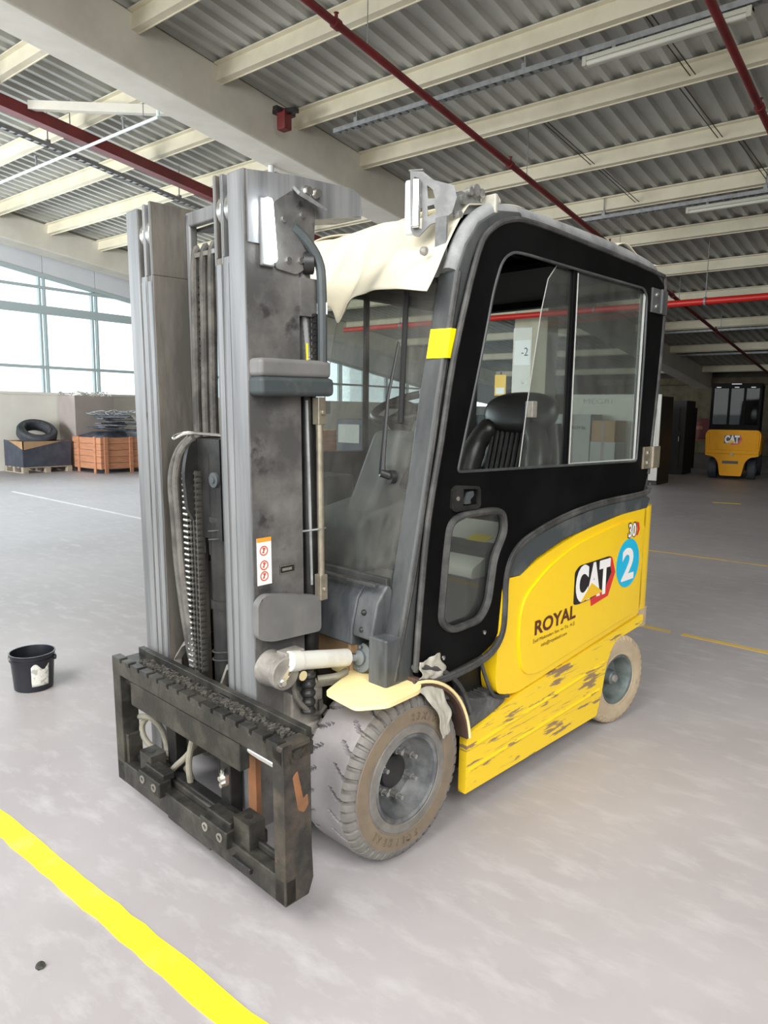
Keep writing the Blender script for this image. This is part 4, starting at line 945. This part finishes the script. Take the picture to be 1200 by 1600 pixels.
def tray(x0, x1, y, z, lab, along='x'):
    r = tag(empty('cable_tray', (0, y, z) if along == 'x' else (y, 0, 0)), lab, 'cable tray', 'galvanised cable trays under the roof')
    q = M()
    n = int((x1-x0)/.12)
    if along == 'x':
        q.bx(x0, x1, -.05, -.044, -.03, .03).bx(x0, x1, .044, .05, -.03, .03)
        for k in range(n): q.bx(x0+.12*k, x0+.12*k+.075, -.044, .044, -.03, -.024)
        q.done('tray', 'galv', r)
        x = x0+.4
        while x < x1:
            M().bx(x-.03, x+.03, -.03, .03, .03, .10).cyl((x, 0, .1), (x, 0, roofz(y)-z), .01, n=6).done('hanger', 'galv', r); x += 2.6
    else:
        def zz(t): return z - SL*t
        for (a, b, c, d) in ((-.05, -.044, -.03, .03), (.044, .05, -.03, .03)):
            q.hull8([(a, x0, zz(x0)+c), (b, x0, zz(x0)+c), (b, x1, zz(x1)+c), (a, x1, zz(x1)+c), (a, x0, zz(x0)+d), (b, x0, zz(x0)+d), (b, x1, zz(x1)+d), (a, x1, zz(x1)+d)])
        for k in range(n):
            t = x0+.12*k; q.bx(-.044, .044, t, t+.075, zz(t)-.03, zz(t)-.024)
        q.done('tray', 'galv', r)
        for t in (3.2, 5.9, 8.3): M().bx(-.03, .03, t-.03, t+.03, zz(t), zz(t)+.08).cyl((0, t, zz(t)), (0, t, roofz(t)), .01, n=6).done('hanger', 'galv', r)
    return r
tray(-7.4, XR, 8.02, 5.50, 'perforated cable tray carrying the nearest tube lamp at upper right')
tray(-5.75, XR, 12.83, 5.03, 'cable tray just above the cab roof corner, second from the camera')
tray(-8, XR, 22.9, 4.06, 'thin pale cable tray far back, just below the red fire main')
tray(-9, XR, 26.8, 3.68, 'farthest pale cable tray, above the distant yellow forklift')
tray(-10.7, -8.85, 8.9, 5.45, 'cable tray behind the mast top at upper left')
tray(YF, 11, -11.5, 6.22, 'cable tray running beside the dark red channel at upper left', 'y')
def lamp(x0, x1, y, z, lab):
    r = tag(empty('tube_lamp', ((x0+x1)/2, y, z)), lab, 'lamp', 'fluorescent batten lamps under the roof')
    L_ = (x1-x0)/2
    M().bx(-L_, L_, -.05, .05, .0, .05).bx(-L_, -L_+.05, -.055, .055, -.05, .05).bx(L_-.05, L_, -.055, .055, -.05, .05).done('body', 'lamp_body', r, bevel=.008)
    M().prism(rnd([(-.05, .0), (-.045, -.05), (.045, -.05), (.05, .0)], .03), 'x', -L_+.05, L_-.05).done('diffuser', 'tube_lamp', r)
    for x in (-L_*.6, L_*.6): M().bx(x-.02, x+.02, -.02, .02, .05, .085).done('bracket', 'galv', r)
    return r
lamp(-3.65, -1.95, 7.98, 5.385, 'long unlit tube lamp under the cable tray at the upper right corner')
lamp(-3.92, -2.3, 12.83, 4.915, 'unlit tube lamp farther back, right of the cab roof')
lamp(-9.9, -8.95, 8.9, 5.335, 'unlit tube lamp hanging above the mast top')
rk = tag(empty('roof_bracket', (-7.85, 7.45, 5.55)), 'red bracket with black arms on the rafter above the mast', 'bracket')
M().bx(-.08, .08, -.07, .07, -.10, .15).done('red_block', 'red_dark', rk, bevel=.01)
M().hull8([(-.2, -.04, .15), (.25, -.04, .08), (.25, .04, .08), (-.2, .04, .15), (-.2, -.04, .21), (.25, -.04, .14), (.25, .04, .14), (-.2, .04, .21)]).bx(-.04, .04, -.18, .18, .12, .17).done('arm', 'plastic_black', rk)
po = tag(empty('steel_post', (-8.62, 7.9, 0)), 'thin pale steel post under the rafter, behind the mast', 'post')
M().cyl((0, 0, 0), (0, 0, roofz(7.9)-.69), .045, n=14).bx(-.12, .12, -.12, .12, 0, .015).done('tube', 'white_lamp', po)
q = None
for (x, ya, yb) in ((-5.05, 9.47, 11.18), (-4.95, 11.18, 12.89), (-3.1, 7.96, 9.47), (-3.2, 9.47, 11.18), (-2.9, 11.18, 12.89), (-2.75, 12.89, 14.83), (-1.2, 9.47, 11.18)):
    for dx in (0, .06): M().cyl((x+dx, ya, roofz(ya)-.10), (x+dx+.15, yb, roofz(yb)-.18), .0065, n=5).done('sag_rod', 'wall_dark', ceil_)
# ================================================================== floor markings
def stripe(p0, p1, wd, m, lab, seed=1):
    p0, p1 = Vector((*p0, 0)), Vector((*p1, 0)); d = (p1-p0).normalized(); nn = Vector((-d.y, d.x, 0)); L_ = (p1-p0).length
    rr = random.Random(seed); q = M(); n = max(8, int(L_/.07)); A = []
    for k in range(n+1):
        c = p0 + d*(L_*k/n)
        row = [c+nn*(wd/2+rr.uniform(-.004, .004)), c-nn*(wd/2+rr.uniform(-.004, .004))]
        A.append([q.bm.verts.new((v.x, v.y, .0025)) for v in row]+[q.bm.verts.new((v.x, v.y, -.004)) for v in row])
    for a, b in zip(A[:-1], A[1:]):
        q.bm.faces.new((a[0], a[1], b[1], b[0])); q.bm.faces.new((a[1], a[3], b[3], b[1])); q.bm.faces.new((a[2], a[0], b[0], b[2]))
    o = q.done('floor_line', m); return tag(o, lab, 'floor marking', 'painted lines on the floor')
stripe((-9, 1.10), (2.0, 1.035), .082, 'floor_yellow', 'wide bright yellow line on the floor in front of the forklift')
stripe((-1.42, 5.222), (6, 4.74), .055, 'floor_orange', 'worn orange line on the floor behind the rear tyre', 2)
stripe((-7.6, 5.615), (-1.5, 5.227), .055, 'floor_orange', 'worn orange line on the floor hidden largely by the forklift', 5)
stripe((-13.5, 5.945), (-7.8, 5.63), .055, 'floor_pale_reflect', 'line on the floor left of the mast, coloured pale for reflected light', 3)
stripe((-7, 8.42), (6, 8.15), .05, 'floor_orange', 'thin faded orange line farther back on the right floor', 4)
stripe((-3.42, 13.87), (-2.98, 14.0), .09, 'floor_yellow', 'short yellow dash on the dark floor before the distant forklift', 6)
st_ = tag(M().lathe([(0, .012), (.006, .014), (.014, .008), (.017, 0)], o=(-1.86, .82, 0), d=(0, 0, 1), n=7).done('pebble', 'debris'), 'small dark crumb on the floor beyond the yellow line', 'pebble')
# ================================================================== bucket
bk = tag(empty('bucket', (-3.905, 1.775, 0)), 'black plastic bucket with torn white label, alone on the grey floor', 'bucket')
M().lathe([(.004, 0), (.0, .088), (.004, .099), (.165, .111), (.167, .118), (.178, .119), (.180, .113), (.198, .114), (.202, .119), (.207, .119), (.207, .112), (.19, .109), (.012, .096), (.010, 0)], d=(0, 0, 1), n=48).done('body', 'bucket', bk)
def lab_(u, v):
    a = math.radians(-30+50*u); z = .035+.11*v + (.018*math.sin(u*7)*v); r = .0995+.0127*z/.165*.95+.0018
    return Vector((r*math.cos(a), r*math.sin(a), z))
M().grid(lab_, 14, 8).done('label', 'paper', bk, solid=.0012)['label'] = 'torn white paper label'
for s in (-1, 1): M().cyl((.112*s*.7, .112*.7*s, .172), (.126*s*.7, .126*.7*s, .172), .014, n=12).done('handle_lug', 'bucket', bk)
# ================================================================== along the left wall
def pallet(name, x0, x1, y0, y1, lab, h=.14):
    r = tag(empty(name, ((x0+x1)/2, (y0+y1)/2, 0)), lab, 'pallet'); w_, d_ = (x1-x0)/2, (y1-y0)/2
    for k in range(5):
        M().bx(-w_+k*(2*w_-.12)/4, -w_+k*(2*w_-.12)/4+.12, -d_, d_, h-.022, h).done('plank', 'wood_pallet', r)
    for a in (-w_, -.06, w_-.12):
        for b in (-d_, -.06, d_-.12): M().bx(a, a+.12, b, b+.12, .022, h-.022).done('block', 'wood_pallet', r)
    for b in (-d_, -.06, d_-.12): M().bx(-w_, w_, b, b+.12, 0, .022).done('runner', 'wood_pallet', r)
    return r
pallet('pallet', -17.92, -16.95, 7.74, 8.92, 'pale wooden pallet under the dark wrapped bin by the left wall')
bn = tag(empty('bin', (-16.97, 7.76, .14)), 'bin in dark wrap, tinted blue for haze, tan corner showing, on the pallet by the left wall', 'bin')
M().bx(-.93, -.91, 0, 1.14, 0, .60).bx(-.02, 0, 0, 1.14, 0, .60).bx(-.93, 0, 0, .02, 0, .60).bx(-.93, 0, 1.12, 1.14, 0, .60).bx(-.93, 0, 0, 1.14, 0, .02).done('box', 'card_brown', bn)
M().prism([(0, -.0), (1.14, .0), (1.16, .60), (.95, .60), (0, .40)], 'x', .0, .012).done('wrap', 'bin_haze_blue', bn)
M().prism([(-.94, 0), (0.012, 0), (0.012, .40), (-.75, .61), (-.94, .62)], 'y', -.012, 0).done('wrap', 'bin_haze_blue', bn)
M().bx(-.90, -.03, .03, 1.11, .02, .42).done('bin_filling', 'bin_haze_blue', bn)
def flat_tyre(loc, rot, R, lab):
    r = tag(empty('tyre', loc), lab, 'tyre'); r.rotation_euler = rot
    M().lathe([(-.11, R*.60), (-.13, R*.72), (-.12, R*.92), (-.07, R), (.07, R), (.12, R*.92), (.13, R*.72), (.11, R*.60), (.06, R*.57), (-.06, R*.57)], d=(0, 0, 1), n=40, closed=True).done('carcass', 'tyre_black', r)
    M().lathe([(.122, R*.63), (.136, R*.66), (.136, R*.70), (.126, R*.735)], d=(0, 0, 1), n=40).done('bead_ring', 'rubber', r)
    return r
flat_tyre((-17.43, 8.33, .93), (math.radians(6), math.radians(31), 0), .45, 'black tyre leaning in the dark wrapped bin by the left wall')
cr = tag(empty('crate', (-16.4, 9.75, 0)), 'orange wooden collar crate full of scrap strips, by the left wall', 'crate')
for k in range(5):
    z0 = .10+.15*k
    M().bx(.62, .645, -.72, .72, z0, z0+.142).done('plank', 'wood_orange', cr); M().bx(-.645, -.62, -.72, .72, z0, z0+.142).done('plank', 'wood_orange', cr)
    M().bx(-.645, .645, -.745, -.72, z0, z0+.142).done('plank', 'wood_orange', cr); M().bx(-.645, .645, .72, .745, z0, z0+.142).done('plank', 'wood_orange', cr)
for y in (-.66, 0, .60): M().bx(.645, .67, y, y+.09, 0, .86).done('batten', 'wood_orange', cr)
for x in (-.4, .35): M().bx(x, x+.09, -.77, -.745, 0, .86).done('batten', 'wood_orange', cr)
M().bx(-.61, .61, -.71, .71, .08, .84).hull8([(-.6, -.7, .84), (.6, -.7, .84), (.6, .7, .84), (-.6, .7, .84), (-.3, -.4, .965), (.3, -.4, .965), (.3, .4, .965), (-.3, .4, .965)]).done('scrap_filling', 'scrap', cr)
rs = random.Random(8)
sc0 = None
for k in range(18):
    x, y = rs.uniform(-16.7, -16.05), rs.uniform(9.4, 10.1); L_ = rs.uniform(.35, .62)
    q = tag(M().bx(-.08, .08, -L_, L_, -.010, .010).done('metal_strip', 'scrap'), 'bent grey metal strip piled in the orange crate', 'scrap', 'scrap strips in the crate')
    q.location = (x, y, .98 + .0225*k); q.rotation_euler = (0, rs.uniform(-.02, .02), rs.uniform(-1.4, 1.4))
q = M()
for k in range(26):
    a = rs.uniform(0, 6.28); c = Vector((rs.uniform(-16.7, -16.0), rs.uniform(9.3, 10.2), rs.uniform(1.37, 1.40)))
    q.tube(spl([c+Vector((.22*math.cos(a+t)*rs.uniform(.6, 1.3), .22*math.sin(a+t)*rs.uniform(.6, 1.3), rs.uniform(-.02, .10))) for t in (0, .9, 1.8, 2.8)], 4), .008, n=5)
sw_ = tag(q.done('wire_tangle', 'galv'), 'tangle of grey wire on top of the scrap in the crate', 'wire'); sw_['kind'] = 'stuff'
gb = tag(empty('carton', (-17.55, 9.68, 0)), 'tall grey carton with shredded top, against the left wall behind the crate', 'carton')
M().bx(-.40, .40, -.52, .52, 0, 1.84).done('body', 'card_grey', gb, bevel=.01)
q = M()
for k in range(60):
    a = rs.uniform(0, 6.28); c = Vector((rs.uniform(-.38, .40), rs.uniform(-.52, .52), 1.84))
    q.tube([c, c+Vector((.1*math.cos(a), .1*math.sin(a), rs.uniform(.02, .12))), c+Vector((.2*math.cos(a), .2*math.sin(a), rs.uniform(-.04, .12)))], [.022, .015, .006], n=5, flat=.4)
sh = q.done('shreds', 'paper', gb); sh['kind'] = 'stuff'
wp_ = tag(empty('pipe_stand', (-17.45, 10.66, 0)), 'white bent pipe stand beside the orange crate, half behind the mast', 'stand')
M().tube(spl([(0, 0, 0), (0, 0, .8), (.05, -.04, 1.1), (.02, -.1, 1.38), (.05, -.30, 1.46), (.02, -.42, 1.40)], 5), .05, n=10).done('bent_pipe', 'white', wp_)
M().tube(spl([(.02, -.1, 1.40), (0, .2, 1.36), (0, .45, 1.15)], 5), .04, n=10).done('branch', 'white', wp_)
M().bx(-.25, .25, -.25, .25, 0, .03).done('foot', 'white', wp_)
# farther along the left wall, seen through the windscreen
for k, (x, y, w_, d_, h, lab) in enumerate(((-14.6, 14.6, .7, .9, 1.0, 'orange crate seen through the windscreen, left of the steering column'), (-13.2, 16.6, .8, .8, .8, 'orange crate seen through the windscreen, behind the steering column'))):
    r = tag(empty('crate', (x, y, 0)), lab, 'crate')
    for i in range(int(h/.16)):
        z0 = .06+.16*i
        for s in (-1, 1):
            M().bx(w_*s-.02, w_*s+.02, -d_, d_, z0, z0+.15).done('plank', 'wood_orange', r); M().bx(-w_, w_, d_*s-.02, d_*s+.02, z0, z0+.15).done('plank', 'wood_orange', r)
    M().bx(-w_+.03, w_-.03, -d_+.03, d_-.03, 0, h-.1).done('filling', 'card_grey' if k else 'scrap', r)
for (x, y, w_, d_, h, lab) in ((-12.3, 14.4, .45, .5, 1.35, 'dark machine cabinet seen through the windscreen beside an orange crate'), (-11.2, 17.5, .7, .6, 1.5, 'dark machine cabinet seen through the windscreen above the steering column')):
    r = tag(empty('machine', (x, y, 0)), lab, 'machine')
    M().bx(-w_, w_, -d_, d_, .08, h).done('housing', 'bin_haze_blue', r, bevel=.02); M().bx(-w_*.8, w_*.8, -d_-.02, -d_, h*.55, h*.9).done('front_panel', 'cabinet_grey', r); M().bx(-w_*.9, w_*.9, -d_*.9, d_*.9, 0, .08).done('plinth', 'plastic_black', r)
# ================================================================== behind the forklift
cl = tag(empty('column', (-8.5, 16.6, 0)), 'cream column with white notices, seen through the cab window', 'column')
M().bx(-.45, .45, -.3, .3, 0, roofz(16.6)-.66).done('shaft', 'column', cl, bevel=.02)
M().bx(-.46, .05, -.312, -.30, 1.2, 3.65).done('white_cladding', 'cabinet_white', cl)
nt_ = M().bx(-.42, .02, -.318, -.312, 2.75, 3.35).done('notice', 'paper_white', cl)
text('notice_text', '-2', 'logo_black', nt_, (-.22, -.320, 2.97), (1, 0, 0), (0, 0, 1), .18, .2)
M().bx(-.2, -.02, -.316, -.312, 2.25, 2.42).done('notice', 'paper', cl)
sg = tag(empty('sign', (-9.28, 16.3, 0)), 'yellow sign board on a post left of the column', 'sign')
M().cyl((0, 0, 0), (0, 0, 2.6), .02, n=8).done('post', 'plastic_black', sg); M().bx(-.16, .16, -.03, -.018, 2.0, 2.52).done('board', 'logo_yellow', sg); M().bx(-.12, .12, -.034, -.03, 2.04, 2.2).done('board_notice', 'paper_white', sg)
cbx = tag(empty('cabinet', (-6.3, 16.7, 0)), 'large white cabinet with dark sides behind the forklift cab', 'cabinet')
M().bx(-1.1, 1.05, -.34, .5, 0, 1.98).done('body', 'cabinet_dark', cbx)
M().bx(-1.1, 1.06, -.38, -.34, .10, 2.02).done('front_panel', 'cabinet_white', cbx, bevel=.01)
M().bx(.72, .98, -.395, -.38, .35, 1.72).done('door_leaf', 'white', cbx, bevel=.008)
text('cabinet_lettering', 'MEGRI', 'cabinet_grey', cbx, (-.75, -.383, 1.80), (1, 0, 0), (0, 0, 1), .7, .12)
for (x0, x1, z0, z1, m, lab) in ((-7.38, -6.52, 0, 1.55, 'cabinet_grey', 'grey carton with dark lettering in front of the white cabinet'), (-6.5, -5.93, 0, .95, 'cabinet_grey', 'grey carton under a brown carton, in front of the white cabinet'), (-6.48, -5.95, .956, 1.42, 'card_brown', 'brown carton on a grey carton, in front of the white cabinet')):
    r = tag(empty('carton', ((x0+x1)/2, 15.85, z0)), lab, 'carton'); w_ = (x1-x0)/2
    b = M().bx(-w_, w_, -.32, .32, 0, z1-z0).done('body', m, r, bevel=.008)
    M().bx(-w_, w_, -.325, .325, z1-z0-.005, z1-z0+.004).done('lid', m, r); M().bx(-.035, .035, -.3265, -.322, .02, z1-z0).done('tape', 'card_grey', r)
    if x0 < -7: text('lettering', 'ROYAL', 'logo_black', r, (.0, -.3275, 1.22), (1, 0, 0), (0, 0, 1), .34, .07, .012)
for (x0, x1, y, h, pan, lab) in ((-6.10, -5.70, 20.2, 1.95, 'cabinet_dark', 'tall dark cabinet right of the white cabinet'), (-6.75, -6.3, 22.6, 1.8, 'cabinet_grey', 'dark cabinet with grey front, left of the red crate')):
    r = tag(empty('cabinet', ((x0+x1)/2, y, 0)), lab, 'cabinet'); w_ = (x1-x0)/2
    M().bx(-w_, w_, -.4, .4, 0, h).done('body', 'cabinet_dark', r); M().bx(-w_*.5, w_*.4, -.42, -.4, .15, h*.55).done('door_leaf', pan, r); M().bx(-w_*.4, w_*.2, -.42, -.4, h*.6, h*.92).done('door_leaf', pan, r); M().cyl((w_*.3, -.43, h*.45), (w_*.3, -.43, h*.52), .015, n=8).done('handle', 'galv', r)
bn_ = tag(empty('bench', (-6.6, 24.6, 0)), 'low dark bench under the red crate, beside the distant forklift', 'bench')
M().bx(-.8, .8, -.4, .4, .78, .84).done('top', 'rust', bn_)
for a in (-.75, .69):
    for b in (-.36, .30): M().bx(a, a+.06, b, b+.06, 0, .78).done('leg', 'cabinet_dark', bn_)
rcx = tag(empty('crate', (-6.55, 24.55, .84)), 'red plastic crate on the bench left of the distant forklift', 'crate')
M().bx(-.38, .38, -.28, .28, 0, .62).done('body', 'red_dark', rcx, bevel=.02); M().bx(-.41, .41, -.31, .31, .56, .64).done('rim', 'red_dark', rcx, bevel=.01); M().bx(-.1, .1, -.29, -.28, .3, .4).done('crate_label', 'wood_orange', rcx)
# second forklift, seen from behind
F2 = tag(empty('forklift', (-4.38, 19.2, 0), math.radians(9)), 'distant yellow forklift with black cab, seen from behind in the dark hall', 'forklift')
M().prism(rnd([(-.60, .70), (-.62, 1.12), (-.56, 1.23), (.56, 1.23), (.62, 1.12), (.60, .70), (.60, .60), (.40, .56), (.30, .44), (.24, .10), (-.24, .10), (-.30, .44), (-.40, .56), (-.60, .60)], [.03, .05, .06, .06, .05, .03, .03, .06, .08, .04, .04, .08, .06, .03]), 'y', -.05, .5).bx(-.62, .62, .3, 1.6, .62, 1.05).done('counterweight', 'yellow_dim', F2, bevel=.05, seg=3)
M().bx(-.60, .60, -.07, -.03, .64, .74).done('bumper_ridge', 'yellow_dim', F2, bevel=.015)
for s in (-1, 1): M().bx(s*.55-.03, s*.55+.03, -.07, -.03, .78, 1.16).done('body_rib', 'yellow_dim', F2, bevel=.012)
emblem(F2, -.055, -.19, .86, .40, .25, (1, 0, 0))
M().bx(-.2, .16, -.056, -.04, .40, .47).done('grille', 'plastic_black', F2)
M().cyl((0, -.09, .64), (0, -.05, .64), .035, n=14).done('tow_pin', 'galv', F2)
M().bx(-.56, .56, .0, .06, 1.23, 1.36).bx(-.56, -.50, .02, .10, 1.3, 2.3).bx(.50, .56, .02, .10, 1.3, 2.3).bx(-.56, .56, .02, .12, 2.24, 2.36).bx(-.56, .56, .1, 1.5, 2.3, 2.36).bx(-.56, -.50, 1.2, 1.26, 1.0, 2.3).bx(.50, .56, 1.2, 1.26, 1.0, 2.3).bx(-.18, -.12, .05, .09, 1.3, 2.3).bx(.16, .22, .05, .09, 1.3, 2.3).done('cab_frame', 'door_black', F2, bevel=.01)
M().bx(-.5, .5, .06, .066, 1.36, 2.24).done('rear_window', 'glass_black', F2)
M().bx(-.22, .22, .45, .6, 1.0, 1.75).done('seat', 'vinyl', F2, bevel=.05)
for x in (-.40, .0, .36): M().bx(x-.05, x+.05, -.02, .03, 2.25, 2.275).done('rear_lamp', 'white_lamp', F2, bevel=.004)
M().bx(-.12, .10, -.02, .02, 2.33, 2.352).done('top_lamp', 'white_lamp', F2)
for s in (-1, 1):
    w2 = M().cyl((s*.34, .45, .26), (s*.54, .45, .26), .255, n=32).done('tyre', 'tyre_black', F2, bevel=.03)
    M().cyl((s*.5, .45, .26), (s*.545, .45, .26), .13, n=24).done('rim', 'rim', w2)
    w3 = M().cyl((s*.36, 1.9, .3), (s*.6, 1.9, .3), .292, n=32).done('tyre', 'tyre_black', F2, bevel=.03)
M().bx(-.3, .3, .3, 2.0, .2, .6).done('chassis', 'black_steel', F2)
M().bx(-.36, -.27, 2.1, 2.3, .1, 2.25).bx(.27, .36, 2.1, 2.3, .1, 2.25).done('mast', 'black_steel', F2)
